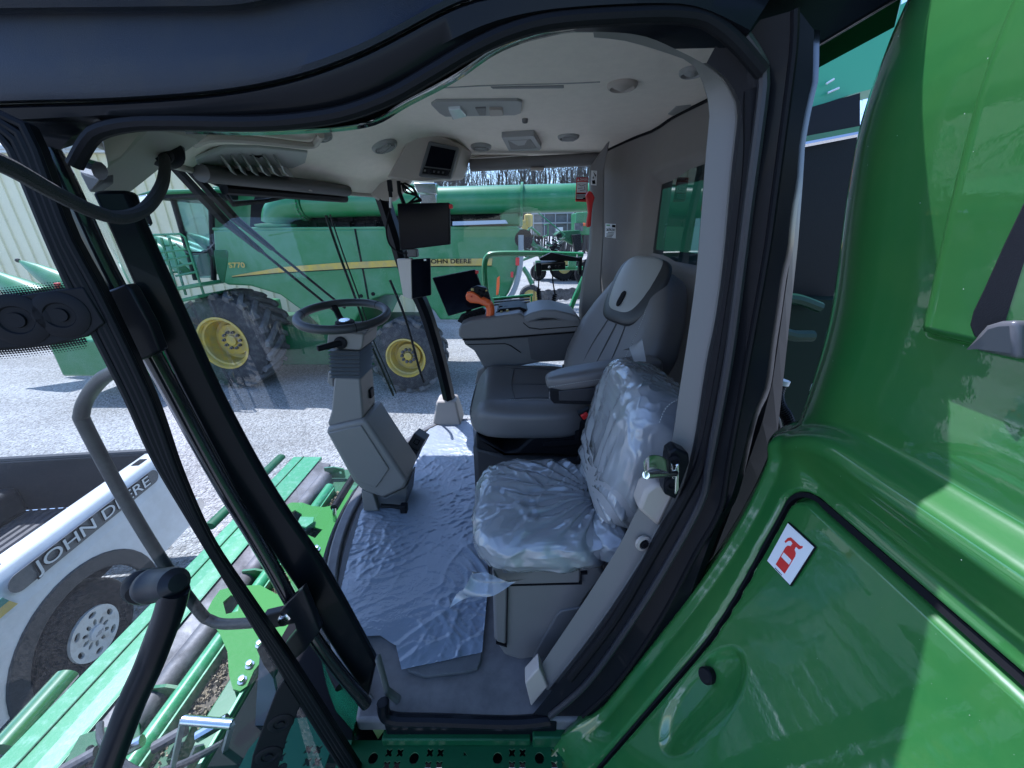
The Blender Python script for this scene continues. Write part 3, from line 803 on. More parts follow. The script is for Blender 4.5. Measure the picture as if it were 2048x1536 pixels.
# step trough just inside the sill
MB().strip(tr([(757, 1320), (765, 1348), (776, 1388), (800, 1406)], Y=.66), tr([(748, 1322), (757, 1350), (768, 1392), (792, 1412)], Y=.655), (0, .02, 0)).build('sill_trim', FLOORM, fl, bevel=.006)
MB().tube(spline([V(-.34, .635, -1.15), V(-.325, .625, -1.2), V(-.2, .622, -1.205), V(.0, .618, -1.207), V(.1, .622, -1.2)], 8), .016, 10).build('sill_seal', BLACKP, fl)
MB().box(V(-.11, .632, -1.25), (.46, .03, .09)).build('sill_plate', BLACKP, fl, bevel=.006)
# mat under the film
MATM = mat('floor_mat', (.12, .12, .125), .7, bump=.8, bscale=350, bdist=.002, var=.3)
matpx = [(672, 1180), (676, 1274), (705, 1266), (765, 1264), (790, 1280), (800, 1300), (806, 1325), (818, 1345), (850, 1356), (935, 1346), (955, 1340), (962, 1325), (980, 1150), (952, 960), (945, 842), (868, 850), (830, 885), (770, 950), (716, 1022), (690, 1100)]
mt = tr(matpx, Z=FLZ + .006)
MB().plate([(p.x, p.y) for p in mt], [], V(0, 0, FLZ + .002), V(1, 0, 0), V(0, 1, 0), V(0, 0, .012)).build('floor_mat', MATM, fl, bevel=.003)

# crinkled protective film lying on the mat (its own thing)
def plastic_material(name, tint=(.80, .86, .92), dif=.35, gl=.3, bscale=14, bstr=.5, aniso=(1, 1, 1), rough=.13, fk=1.2):
    m = bpy.data.materials.new(name); m.use_nodes = True
    nt = m.node_tree; N = nt.nodes; L = nt.links; N.clear()
    out = N.new('ShaderNodeOutputMaterial')
    t = N.new('ShaderNodeBsdfTransparent'); t.inputs[0].default_value = (.93, .96, .98, 1)
    g = N.new('ShaderNodeBsdfGlossy'); g.inputs['Roughness'].default_value = rough
    d = N.new('ShaderNodeBsdfDiffuse'); d.inputs[0].default_value = (*tint, 1)
    tl = N.new('ShaderNodeBsdfTranslucent'); tl.inputs[0].default_value = (*tint, 1)
    tc = N.new('ShaderNodeTexCoord'); mp = N.new('ShaderNodeMapping'); mp.inputs['Scale'].default_value = aniso
    L.new(tc.outputs['Object'], mp.inputs[0])
    n = N.new('ShaderNodeTexNoise'); n.inputs['Scale'].default_value = bscale; n.inputs['Detail'].default_value = 5; n.inputs['Distortion'].default_value = 1.2
    n.noise_type = 'RIDGED_MULTIFRACTAL' if hasattr(n, 'noise_type') else n.noise_type
    L.new(mp.outputs[0], n.inputs['Vector'])
    bp = N.new('ShaderNodeBump'); bp.inputs['Strength'].default_value = bstr; bp.inputs['Distance'].default_value = .01
    L.new(n.outputs[0], bp.inputs['Height'])
    for s in (g, d, tl): L.new(bp.outputs[0], s.inputs['Normal'])
    m0 = N.new('ShaderNodeMixShader'); m0.inputs[0].default_value = .35
    L.new(d.outputs[0], m0.inputs[1]); L.new(tl.outputs[0], m0.inputs[2])
    m1 = N.new('ShaderNodeMixShader'); m1.inputs[0].default_value = dif
    L.new(t.outputs[0], m1.inputs[1]); L.new(m0.outputs[0], m1.inputs[2])
    fr = N.new('ShaderNodeFresnel'); fr.inputs[0].default_value = 1.5
    L.new(bp.outputs[0], fr.inputs['Normal'])
    fa = N.new('ShaderNodeMath'); fa.operation = 'MULTIPLY_ADD'; fa.inputs[1].default_value = fk; fa.inputs[2].default_value = gl * .3; fa.use_clamp = True
    L.new(fr.outputs[0], fa.inputs[0])
    m2 = N.new('ShaderNodeMixShader'); L.new(fa.outputs[0], m2.inputs[0]); L.new(m1.outputs[0], m2.inputs[1]); L.new(g.outputs[0], m2.inputs[2])
    L.new(m2.outputs[0], out.inputs[0])
    return m
FILM = plastic_material('floor_film', tint=(.36, .41, .50), dif=.9, gl=.0, bscale=50, bstr=.1, rough=.5, fk=.22)
BAG = plastic_material('clear_bag', tint=(.85, .88, .92), dif=.36, gl=.22, bscale=11, bstr=.12, rough=.16, fk=1.0)
def inside2(p, L):
    c = False; n = len(L)
    for i in range(n):
        x1, y1 = L[i]; x2, y2 = L[(i + 1) % n]
        if (y1 > p[1]) != (y2 > p[1]) and p[0] < (x2 - x1) * (p[1] - y1) / (y2 - y1) + x1: c = not c
    return c
def sheet(outline, step, zf):
    L = []
    n = len(outline)
    for i in range(n):
        a = Vector(outline[i]); b = Vector(outline[(i + 1) % n]); k = max(1, int((b - a).length / step))
        for j in range(k): L.append(a.lerp(b, j / k))
    es = [(i, (i + 1) % len(L)) for i in range(len(L))]
    xs = [p[0] for p in L]; y_ = [p[1] for p in L]
    pts = list(L); r = random.Random(2); x = min(xs)
    row = 0
    x_ = min(xs)
    while x_ < max(xs):
        yy = min(y_) + (row % 2) * step * .5
        while yy < max(y_):
            p = (x_ + r.uniform(-.15, .15) * step, yy + r.uniform(-.15, .15) * step)
            if inside2(p, outline): pts.append(Vector(p))
            yy += step
        x_ += step * .87; row += 1
    R = delaunay_2d_cdt(pts, es, [], 0, 1e-7)
    m = MB()
    fs = [f for f in R[2] if inside2(sum((R[0][i] for i in f), Vector((0, 0))) / 3, outline)]
    m.add([V(p[0], p[1], zf(p[0], p[1])) for p in R[0]], [tuple(f) for f in fs])
    return m
def crinkle(x, y):
    wx = mnoise.noise(V(x * 3, y * 3, 1.3)) * .16; wy = mnoise.noise(V(x * 3, y * 3, 7.7)) * .16
    h = 0
    for k, (ang, sx, sy, amp) in enumerate(((.5, 5, 17, .012), (-.35, 7, 26, .008), (1.2, 8, 22, .007), (.1, 14, 48, .0045), (2.1, 16, 44, .004))):
        X = (x + wx) * cos(ang) + (y + wy) * sin(ang); Y_ = -(x + wx) * sin(ang) + (y + wy) * cos(ang)
        v = 1 - abs(mnoise.noise(V(X * sx, Y_ * sy, k * 5.1))) * 2.2
        h += amp * max(v, 0) ** 7
    return h
filmpx = [(681, 1180), (690, 1273), (760, 1270), (792, 1291), (803, 1338), (880, 1322), (964, 1303), (978, 1150), (952, 960), (945, 840), (868, 848), (833, 885), (775, 950), (722, 1022), (700, 1100)]
ft = tr(filmpx, Z=FLZ + .02)
def filmz(x, y):
    return FLZ + .017 + crinkle(x, y) * (.06 + .42 * sstep(-.25, .35, mnoise.noise(V(x * 2.6, y * 2.6, 11)))) + .004 * mnoise.noise(V(x * 6, y * 6, 3))
fm = sheet([(p.x, p.y) for p in ft], .0065, filmz).build('floor_film', FILM, smooth=180)
tag(fm, 'crinkled translucent protective film spread over the cab floor mat', 'plastic film')

# ------------------------------------------------------------------ glass, posts
MB().grid(lambda a, b: WS(.66 + 1.72 * a, FLZ + 1.5 * b), 40, 12).build('windscreen', GLASS, cb, smooth=60)
MB().add([V(-.37, 2.405, -1.2), V(.43, 2.405, -1.2), V(.43, 2.405, .34), V(-.66, 2.405, .34)], [(0, 1, 2, 3)]).build('side_window', GLASS, cb, smooth=0)
# left front post: broad black band with folded edges
PO = [(253, 380), (286, 463), (361, 625), (441, 800), (540, 980), (640, 1126), (700, 1230), (752, 1325)]
PI = [(180, 380), (247, 530), (322, 700), (371, 800), (500, 1040), (600, 1190), (660, 1290), (735, 1400)]
apl = MB().strip(resample(spline(tr(PI, Y=.645), 4), 24), resample(spline(tr(PO, Y=.672), 4), 24), (0, .02, 0)).build('front_post', BLACKP, cb, bevel=.006)
hr = resample(spline(tr([(95, 300), (122, 350), (175, 463), (222, 560), (353, 800), (435, 950), (525, 1100), (600, 1232), (668, 1330), (733, 1408)], Y=.615), 4), 40)
MB().tube(hr, .0145, 14).build('hinge_tube', mat('gloss_black_tube', (.010, .010, .013), .18, coat=.4), apl)
# right front post with base boot
rp = spline(tr([(762, 385), (788, 465), (813, 545), (850, 620), (880, 720), (902, 815)], Y=2.36), 5)
rpo = MB().tube(rp, .060, 8, flat=.7).build('side_post', BLACKP, cb, smooth=30)
MB().tube(spline(tr([(780, 560), (812, 640), (838, 735), (848, 765)], Y=2.40), 4), .008, 6).build('window_seal', RUBBER, rpo)
bb = at(898, 838, Y=2.36)
MB().rings([[V(bb.x + sx * w, bb.y + sy * w, z) for sx, sy in ((-1, -1), (1, -1), (1, 1), (-1, 1))] for w, z in ((.095, FLZ), (.088, FLZ + .05), (.066, FLZ + .16), (.058, FLZ + .175))]).build('post_boot', TRIM, rpo, bevel=.012, seg=3)
# outer skin below the windscreen, curved
SKIN = mat('teal_green_skin', (.025, .22, .10), .2, coat=.8)
sk = MB().grid(lambda a, b: WS(.60 + 1.8 * a if True else 0, FLZ, 0) + V(-.015 - .03 * b, 0, -.01 - .14 * b) if .66 < .60 + 1.8 * a < 2.38 else V(wsx(.67) - .015 - .03 * b + (0 if .6 + 1.8 * a > .66 else .03), .60 + 1.8 * a, FLZ - .01 - .14 * b), 30, 3).build('front_skirt', SKIN, cb, smooth=60)
MB().tube([WS(y, FLZ - .015, -.02) for y in ys[2:-2]], .014, 8).build('skirt_seal', RUBBER, sk)
MB().tube([WS(y, FLZ - .15, .0) for y in ys[2:-2]], .012, 8).build('skirt_seal', RUBBER, sk)

# ------------------------------------------------------------------ headliner
def hz(x, y):
    yy = min(max(y, .66), 2.38)
    lipx = wsx(yy) - .27
    df = x - lipx
    hf = .19 + .225 * sstep(0, .62, df) + .05 * sstep(0, .09, df)* (1 - sstep(.09, .5, df))
    hr_ = .388 + .037 * sstep(0, .5, 2.40 - y)
    return min(hf, hr_) if min(hf, hr_) < .40 else min(hf, hr_)
def onroof(u, v, off=0.0): return hitf(u, v, lambda p: hz(p.x, p.y) - off - p.z, .5, 5)
hl = MB().grid(lambda a, b: (lambda y: (lambda x: V(x, y, hz(x, y)))((wsx(min(max(y, .66), 2.38)) - .27) * (1 - a) + .66 * a))(.69 + 1.71 * b), 60, 60).build('headliner', LINER, cb, smooth=180)
MB().tube([V(wsx(y) - .27, y, .19) for y in ys[3:-1]], .012, 8).build('windscreen_top_trim', TRIM, hl)
def roofdisc(u, v, r, name, m, th=.026, par=hl, prof=None):
    p = onroof(u, v); e = .01
    n = V(-(hz(p.x + e, p.y) - hz(p.x - e, p.y)) / (2 * e), -(hz(p.x, p.y + e) - hz(p.x, p.y - e)) / (2 * e), 1).normalized() * -1
    return MB().lathe(p, n, prof or [(r, -.004), (r * .99, .004), (r * .93, .010), (r * .82, .013), (r * .76, .009), (r * .73, .004), (r * .5, .010), (r * .25, .015), (0, .016)], 32).build(name, m, par), p, n
VENT = mat('vent_grey', (.30, .295, .285), .5)
for k, (u, v, r) in enumerate(((769, 291, .058), (962, 292, .052), (1137, 272, .050))):
    o, p, n = roofdisc(u, v, r, 'air_vent', VENT)
    x_, y_, _ = frame(n)
    f = MB()
    for j in (-1, 0, 1): f.box(p + n * .012 + x_ * (j * r * .38), (r * .12, r * 1.1, .01), Matrix((x_, y_, n)).transposed())
    f.build('vent_fin', VENT, o, smooth=0)
    MB().lathe(p, n, [(r * .7, .003), (r * .7, .005), (0, .005)], 24).build('vent_throat', INK if k == 0 else DTRIM, o)
roofdisc(648, 272, .03, 'lamp_socket', VENT)
roofdisc(1385, 140, .035, 'round_cap', VENT, .02)
roofdisc(1050, 238, .012, 'sensor', DTRIM)
roofdisc(1245, 168, .045, 'coat_hook', TRIM, .02)
def roofpoly(px, name, m, th=.01, par=hl, off=0.0, bevel=.003):
    P = [onroof(u, v) for u, v in px]
    return MB().prism([p + V(0, 0, .004 - off) for p in P], (0, 0, -th)).build(name, m, par, bevel=bevel, smooth=30)
dl = roofpoly([(862, 205), (872, 198), (1035, 196), (1045, 200), (1042, 222), (1030, 226), (890, 229), (878, 222)], 'dome_light', VENT, .012)
roofpoly([(896, 208), (920, 206), (934, 222), (905, 229)], 'lens', mat('clear_lens', (.75, .78, .8), .08, spec=.8), .022, dl)
roofpoly([(978, 209), (1005, 209), (1007, 222), (980, 223)], 'switch', TRIM, .02, dl)
roofpoly([(950, 209), (972, 208), (972, 224), (958, 224)], 'switch_well', DTRIM, .016, dl)
sp = roofpoly([(1003, 264), (1068, 260), (1083, 286), (1080, 291), (1018, 293)], 'speaker_grille', VENT, .026)
roofpoly([(1014, 268), (1062, 265), (1074, 285), (1022, 288)], 'mesh', mat('speaker_mesh', (.22, .21, .2), .6, bump=1, bscale=600, bdist=.003), .029, sp)
roofpoly([(980, 173), (1128, 170), (1128, 176), (985, 177)], 'trim_slot', DTRIM, .006)
roofpoly([(1335, 228), (1352, 212), (1382, 209), (1382, 216), (1352, 232)], 'latch_plate', VENT, .006)
MB().tube(spline([onroof(u, v, .001) for u, v in ((880, 176), (980, 171), (1130, 167), (1200, 164))], 8), .002, 6).build('panel_seam', VENT, hl)
# front vent panel with curved fins, grab rail
vp = roofpoly([(390, 314), (451, 289), (513, 290), (615, 301), (610, 322), (584, 333), (533, 331), (393, 325)], 'vent_panel', mat('vent_panel_grey', (.36, .37, .35), .45), .012)
for k in range(6):
    u = 436 + 22 * k
    pts = [onroof(u, 305 + k * .8, .012), onroof(u + 6, 318 + k, .022), onroof(u + 16, 326 + k, .026), onroof(u + 26, 329 + k, .014)]
    MB().strip(pts, [p + V(.0, .0, -.035) + V(.015, .01, 0) for p in pts], V(.004, .004, 0)).build('vent_fin', VENT, vp, smooth=0)
roofpoly([(436, 303), (540, 303), (548, 326), (448, 326)], 'vent_throat', INK, .015, vp)
MB().tube(spline([onroof(u, v, .02) for u, v in ((388, 288), (428, 276), (520, 281), (618, 291), (636, 280), (642, 270))], 5), .012, 8).build('grab_rail', TRIM, hl)
# roller blinds
rb = MB().tube([V(-1.0, 1.40, .178), V(-.845, 2.18, .198)], .034, 12, flat=.8).build('roller_blind', mat('blind_charcoal', (.05, .048, .047), .5), hl, smooth=40)
MB().tube([V(-1.02, 1.52, .145), V(-.87, 2.22, .165)], .02, 8).build('blind_bar', BLACKM, rb)
MB().box(V(-.90, 1.9, .175), (.04, .07, .012)).build('pull_tab', TRIM, rb, bevel=.003)
br = tr([(940, 331), (1205, 318)], Y=2.33)
rb2 = MB().tube(br, .03, 14).build('roller_blind', DTRIM, hl, smooth=40)
MB().box(at(1075, 338, Y=2.32), (.07, .03, .012)).build('pull_tab', TRIM, rb2, bevel=.003)
MB().prism(tr([(925, 318), (1205, 300), (1222, 278), (1190, 275), (1100, 292), (1000, 302)], Y=2.37), (0, .03, 0)).build('window_header', TRIM, hl, bevel=.006)
MB().prism(tr([(1205, 300), (1222, 280), (1222, 318), (1210, 318)], Y=2.3), (0, .08, 0)).build('blind_bracket', TRIM, rb2, bevel=.004)
MB().prism(tr([(660, 340), (683, 356), (704, 373), (737, 388), (755, 401), (785, 402), (800, 388), (822, 358), (760, 330)], Y=2.30), (0, .06, 0)).build('post_top_trim', TRIM, hl, bevel=.012, seg=3)
# beige corner cover at the post top with its cable boot
cc = [at(u, v, Y=y) for u, v, y in ((200, 277, .68), (246, 255, .68), (301, 253, .70), (393, 273, .86), (396, 286, .88), (318, 338, .86), (258, 386, .80), (178, 386, .69), (214, 335, .67), (240, 318, .69))]
m = MB()
m.add(cc + [p + V(-.02, .12, .06) for p in cc], [(0, 1, 2, 9, 8), (8, 9, 7), (2, 3, 4, 5, 9), (9, 5, 6, 7)] + [(i, (i + 1) % 9, 10 + (i + 1) % 9, 10 + i) for i in range(9)])
cov = m.build('corner_cover', TRIM, cb, smooth=20, bevel=.004)
gp = at(326, 301, Y=.82); gn = (-ray(326, 301) + V(-.2, 0, -.6)).normalized()
MB().lathe(gp, gn, [(.032, -.02), (.032, .004), (.024, .012), (.016, .016), (.012, .03), (0, .03)], 20).build('cable_boot', RUBBER, cov)
cbl = spline([gp + gn * .01, at(330, 335, Y=.76), at(322, 375, Y=.70), at(290, 418, Y=.62), at(240, 435, Y=.56), at(180, 420, Y=.52), at(100, 380, Y=.47), at(20, 335, Y=.42), at(-60, 300, Y=.38)], 8)
CABLE = mat('braided_cable', (.022, .022, .024), .75, bump=1.0, bscale=500, bdist=.002)
MB().tube(cbl, .0085, 10).build('cable', CABLE, cov)
lt = at(175, 335, Y=.66)
la = MB().tube([lt, at(200, 342, Y=.66)], .013, 10).build('latch_pin', ZINC, cov)
MB().prism(tr([(158, 338), (205, 345), (205, 365), (178, 385), (160, 350)], Y=.69), (0, .02, 0)).build('latch_plate', STEEL, cov, bevel=.003)

# ------------------------------------------------------------------ rear wall with window
def rwx(y): return min(.635 * y, .9) if .635 * y < _rwx(y) else _rwx(y)
def _rwx(y): return .62 - .13 * sstep(1.02, .72, y) + .05 * sstep(.9, 1.4, y) - .05 * sstep(1.4, 1.8, y) - .16 * sstep(1.9, 2.40, y)
WY0, WY1, WZ0, WZ1 = 1.15, 1.90, -.07, .185
def rwp(a, b):
    y = .70 + 1.70 * a; z = FLZ + 1.63 * b
    d = max(WY0 - y, y - WY1, WZ0 - z, z - WZ1)
    x = rwx(y) + .052 * (1 - sstep(.0, .075, d)) + .008 * mnoise.noise(V(y * 2, z * 2, 0))
    return V(x, y, z)
rw_ = MB().grid(rwp, 110, 110, keep=lambda a, b: not (WY0 < .70 + 1.7 * a < WY1 and WZ0 < FLZ + 1.63 * b < WZ1)).build('rear_wall', WALLTRIM, cb, smooth=180)
MB().add([V(.665, 1.10, -.11), V(.665, 1.95, -.11), V(.665, 1.95, .22), V(.665, 1.10, .22)], [(0, 1, 2, 3)]).build('window_pane', glass('rear_glass', tint=(.16, .25, .26), dust_veil=.01), rw_, smooth=0)
m = MB()
for k in range(5): m.tube([V(.672, 1.38 - .02 * k, .17 - k * .012), V(.672, 1.44 - .02 * k, .176 - k * .012)], .002, 4)
m.build('window_heater_lines', WHITE, rw_, smooth=0)
MB().tube([V(rwx(y) - .004, y, hz(rwx(y), y) - .004) for y in [.72 + 1.66 * i / 20 for i in range(21)]], .006, 6).build('wall_seal', INK, rw_)
MB().strip(tr([(1180, 335), (1184, 420), (1180, 500), (1166, 560), (1160, 620), (1160, 660)], Y=2.12), tr([(1221, 278), (1210, 330), (1208, 470), (1203, 560), (1206, 600), (1216, 660)], Y=2.06), (0, .05, 0)).build('corner_post', DTRIM, rw_, bevel=.01)
# stickers
def card(px, Y, name, m, par, th=.003): return MB().prism(tr(px, Y=Y), (0, th, 0)).build(name, m, par, smooth=0)
lb = at(1222, 462, Y=2.2); 
def wallcard(px, name, m, par, off=.004):
    P = [hitf(u, v, lambda p: rwx(p.y) - off - p.x, .5, 4) for u, v in px]
    return MB().prism(P, (.002, 0, 0)).build(name, m, par, smooth=0)
sl = wallcard([(1211, 447), (1231, 448), (1231, 477), (1210, 474)], 'service_sticker', WHITE, rw_)
def wq(u, v, off): return hitf(u, v, lambda p: rwx(p.y) - off - p.x, .5, 4)
GRN = mat('sticker_green', (.05, .3, .08), .5)
wallcard([(1212.5, 449), (1219, 449.4), (1219, 452), (1212.5, 451.6)], 'print', GRN, sl, .006)
wallcard([(1224, 449.6), (1230, 450), (1230, 455), (1224, 454.6)], 'print', INK, sl, .006)
p0 = wq(1212.5, 462, .0065); p1 = wq(1229.5, 463, .0065); p2 = wq(1212.5, 456.5, .0065)
text_mb('260.794.2200', p0, p1 - p0, p2 - p0, (p2 - p0).length, width=(p1 - p0).length, depth=.0, bold=.02).build('print', INK, sl, smooth=0)
for k in range(4): wallcard([(1212.5 + (k == 0) * 3, 464.5 + k * 2.6), (1228 - k * 1.5, 465.4 + k * 2.6), (1228 - k * 1.5, 466.4 + k * 2.6), (1212.5 + (k == 0) * 3, 465.5 + k * 2.6)], 'print', INK, sl, .006)
dg = card([(1153, 355), (1176, 355), (1174, 404), (1151, 403)], 2.39, 'danger_sticker', RED, rw_)
card([(1154.5, 364), (1174, 364), (1173, 385), (1153.5, 385)], 2.387, 'print', WHITE, dg)
card([(1153, 387), (1173.5, 387), (1172.5, 399), (1152.5, 399)], 2.387, 'print', INK, dg)
card([(1154.5, 362), (1159, 362), (1156.8, 357)], 2.387, 'print', WHITE, dg)
p0 = at(1160, 361.5, Y=2.386); p1 = at(1175, 361.5, Y=2.386)
text_mb('DANGER', p0, p1 - p0, V(0, 0, 1), .012, width=(p1 - p0).length, bold=.02, depth=0).build('print', WHITE, dg, smooth=0)
r_ = random.Random(4)
for k in range(4): card([(1153.5, 389 + k * 2.4), (1171 - r_.uniform(0, 6), 389 + k * 2.4), (1171 - r_.uniform(0, 6), 390 + k * 2.4), (1153.5, 390 + k * 2.4)], 2.384, 'print', WHITE, dg)
for a, b in (((1157, 369), (1163, 372)), ((1163, 372), (1171, 369)), ((1156, 377), (1165, 376)), ((1160, 381), (1169, 380)), ((1169, 373), (1170, 380))):
    MB().tube(tr([a, b], Y=2.385), .0012, 4).build('print', INK, dg, smooth=0)
sm = card([(1183, 341), (1194, 342), (1193, 371), (1182, 370)], 2.04, 'latch_sticker', WHITE, rw_)
for q in ([(1187, 344), (1192, 350), (1190, 352)], [(1185, 356), (1187, 352), (1188, 358)], [(1184, 361), (1190, 360), (1191, 368), (1185, 368)], [(1189.5, 350), (1192.5, 350), (1191.5, 354)]):
    card(q, 2.037, 'print', INK, sm)
hm = MB()
hm.prism(tr([(1172, 390), (1178, 381), (1184, 384), (1190, 395), (1186, 408), (1184, 425), (1182, 453), (1176, 455), (1173, 452), (1177, 425), (1175, 405)], Y=2.03), (0, .03, 0))
o = hm.build('emergency_hammer', RED, bevel=.006)
tag(o, 'red emergency hammer clipped beside the right cab window', 'hammer')
# ================================================================== door opening: header, roof flank, rear post
def lines(*L, n=60):
    return [resample(spline([at(u, v, Y=y) for u, v in px], 5), n) for px, y in L]
FLp = [(-160, 214), (60, 207), (180, 204), (300, 198), (420, 188), (520, 173), (620, 148), (720, 110), (800, 70), (870, 32), (930, 5), (1000, -12), (1150, -28), (1300, -34), (1430, -30), (1540, -10)]
def up(px, dv): return [(u, v - dv) for u, v in px]
N_ = [(205, 268), (235, 262), (340, 261), (500, 265), (600, 263), (690, 257), (754, 245), (812, 209), (907, 160), (996, 101), (1112, 68), (1164, 63), (1250, 66), (1300, 76), (1350, 98)]
M1 = [(-160, 250), (60, 238), (180, 232), (340, 222), (480, 215), (600, 205), (690, 186), (770, 155), (850, 108), (930, 66), (1010, 36), (1120, 16), (1300, 6), (1400, 14), (1500, 60)]
M2 = [(120, 300), (180, 252), (340, 244), (500, 243), (600, 236), (690, 222), (780, 190), (860, 145), (940, 98), (1020, 62), (1120, 38), (1300, 28), (1390, 36), (1440, 62), (1480, 95)]
hd = lines((FLp, .605), (up(FLp, -8), .590), (M1, .592), (M2, .612), (N_, .640), ([(u + 2, v + 2) for u, v in N_], .69))
hdm = MB().rings(hd, closed=False, caps=False).build('door_header', BLACKP, cb, smooth=60)
se = lines(([(150, 330), (175, 285), (200, 262), (260, 248), (340, 245), (500, 247), (600, 241), (690, 226), (780, 193), (860, 148), (940, 101), (1020, 64), (1120, 40), (1300, 29), (1384, 32), (1425, 46), (1473, 85), (1525, 145)], .602), n=70)[0]
MB().tube(se, .0095, 10).build('door_seal', RUBBER, hdm)
# glossy inner flange catching the light
fg = lines(([(370, 262), (500, 262), (600, 259), (690, 252), (750, 238), (812, 200), (907, 150), (996, 92), (1080, 66), (1160, 55)], .622), ([(372, 268), (500, 271), (600, 268), (690, 262), (756, 249), (816, 214), (910, 165), (998, 106), (1090, 74), (1164, 62)], .646), n=50)
MB().strip(fg[0], fg[1], (0, .004, .002)).build('inner_flange', mat('gloss_black', (.02, .022, .024), .12, coat=.6), hdm, smooth=60)
# roof flank: grained moulding with a shallow dished panel
FLx = FLp[:-1] + [(1640, 84)]
def toward(px, v1, f): return [(u, v + (v1 - v) * f) for u, v in px]
ex = [(-160, 214), (60, 207), (180, 204), (300, 198), (420, 188), (520, 173), (620, 148), (720, 110), (800, 70), (870, 32), (930, 5), (1000, -12), (1150, -28), (1300, -34), (1430, -34), (1560, -36), (1700, -60)]
dish = [(-160, 20), (100, 17), (300, 15), (460, 12), (540, -2), (600, -18), (700, -36), (850, -60), (1000, -75), (1200, -84), (1430, -90), (1560, -95), (1720, -110)]
fa = lines((ex, .606), (up(ex, 7), .588), (up(ex, 22), .584), (toward(ex, 20, .5)[:9] + [(870, 0), (960, -35), (1100, -60), (1430, -70), (1710, -90)], .590), (up(dish, -10), .594), (up(dish, -3), .590), (up(dish, 2), .578), (up(dish, 20), .572), (up(dish, 160), .585), (up(dish, 330), .62), n=70)
fas = MB().rings(fa, closed=False, caps=False).build('roof_flank', FASCIA, cb, smooth=50)
# roof cap
ROOFM = mat('roof_green', (.012, .15, .04), .3, coat=.6)
rc = []
for z, g in ((.36, .0), (.42, .0), (.49, .03), (.53, .09)):
    pts = []
    for k in range(25):
        y = .61 + 1.83 * k / 24
        pts.append(V(wsx(min(max(y, .66), 2.38)) - .72 + .36 * sstep(1.0, .61, y) + g, .61 + g + (1.83 - 2 * g) * k / 24, z))  # front overhang lengthened, out of view, to keep sun off the floor
    pts += [V(.72 - g, 2.44 - g, z), V(.72 - g, .92 + g, z), V(.47 - g, .61 + g, z)]
    rc.append(pts)
rm = MB().rings(rc, caps=False)
rm.f.append(tuple(range(len(rm.v) - 28, len(rm.v))))
rm.build('roof', ROOFM, cb, smooth=50)
# rear roof edge running inboard
MB().prism(tr([(1440, 30), (1430, -40), (1500, -120), (1830, -120), (1900, -80), (1790, 0), (1640, 90), (1612, 200), (1590, 240), (1540, 200)], Y=.640), (0, .03, 0)).build('roof_corner', BLACKP, cb, bevel=.004)
MB().prism([at(1640, 92, Y=.66), at(1795, 0, Y=.66), at(1900, -64, Y=.66), at(1880, -120, Y=.66), at(1640, -20, Y=.66)], (0, .06, 0.0)).build('roof_rear_edge', BLACKP, cb, bevel=.004)

# rear post: grey inner trim
GO = [(1190, 62), (1250, 66), (1300, 76), (1350, 98), (1405, 126), (1446, 158), (1473, 208), (1474, 246), (1463, 342), (1446, 525), (1430, 640), (1412, 728), (1386, 890), (1360, 985), (1314, 1060), (1279, 1127), (1191, 1259), (1097, 1380)]
GI_ = [(1188, 74), (1246, 80), (1292, 92), (1342, 108), (1385, 126), (1403, 157), (1419, 219), (1412, 308), (1395, 525), (1380, 646), (1360, 777), (1341, 900), (1316, 965), (1275, 1020), (1235, 1097), (1160, 1215), (1077, 1338)]
TRIML = mat('pale_grey_trim', (.165, .158, .15), .5, bump=.3, bscale=700, bdist=.0006)
gt = lines((GO, .648), ([(u - 4, v) for u, v in GO], .655), (GI_, .672), ([(u - 1, v + 1) for u, v in GI_], .74), n=70)
pt = MB().rings(gt, closed=False, caps=False).build('rear_post_trim', TRIML, cb, smooth=50)
MB().prism(tr([(1050, 1366), (1078, 1335), (1096, 1374), (1062, 1414)], Y=.648), (0, .04, 0)).build('trim_foot', TRIM, pt, bevel=.004)
MB().prism(tr([(1311, 968), (1336, 972), (1352, 985), (1318, 1056), (1277, 1020), (1290, 985)], Y=.648), (0, .05, 0)).build('trim_joint_cover', TRIM, pt, bevel=.008)
sc = at(1287, 1087, Y=.650)
MB().lathe(sc, (0.25, -1, .1), [(.018, -.004), (.018, .002), (.012, .004), (.010, -.002), (0, -.002)], 20).build('screw_cup', TRIM, pt)
MB().lathe(sc, (0.25, -1, .1), [(.009, -.002), (.009, .006), (.004, .006), (.004, .003), (0, .003)], 12).build('screw', INK, pt)
# black post with seals and ridges
SO = [(1440, 75), (1490, 130), (1510, 190), (1514, 250), (1507, 340), (1490, 460), (1468, 610), (1440, 780), (1408, 925), (1375, 1005), (1314, 1115), (1238, 1246), (1150, 1358), (1066, 1428)]
S1 = [(1490, 75), (1522, 125), (1528, 160), (1517, 260), (1497, 410), (1483, 525), (1456, 728), (1419, 923), (1403, 1000), (1345, 1110), (1265, 1240), (1175, 1365), (1100, 1432)]
S2 = [(1520, 40), (1545, 90), (1550, 160), (1540, 260), (1520, 410), (1505, 525), (1476, 728), (1437, 923), (1420, 1010), (1365, 1110), (1290, 1240), (1200, 1365), (1125, 1432)]
RD = [(1590, 20), (1588, 90), (1580, 160), (1567, 260), (1547, 410), (1533, 510), (1500, 695), (1458, 923), (1440, 1020), (1390, 1110), (1320, 1240), (1235, 1365), (1165, 1432)]
RD2 = [(u + 7, v) for u, v in RD]
SIL = [(1640, 60), (1638, 110), (1637, 160), (1626, 205), (1617, 250), (1609, 300), (1607, 340), (1602, 380), (1596, 410), (1590, 460), (1586, 500), (1574, 550), (1564, 620), (1553, 690), (1540, 780), (1514, 840), (1478, 985), (1440, 1060), (1370, 1240), (1290, 1365), (1225, 1432)]
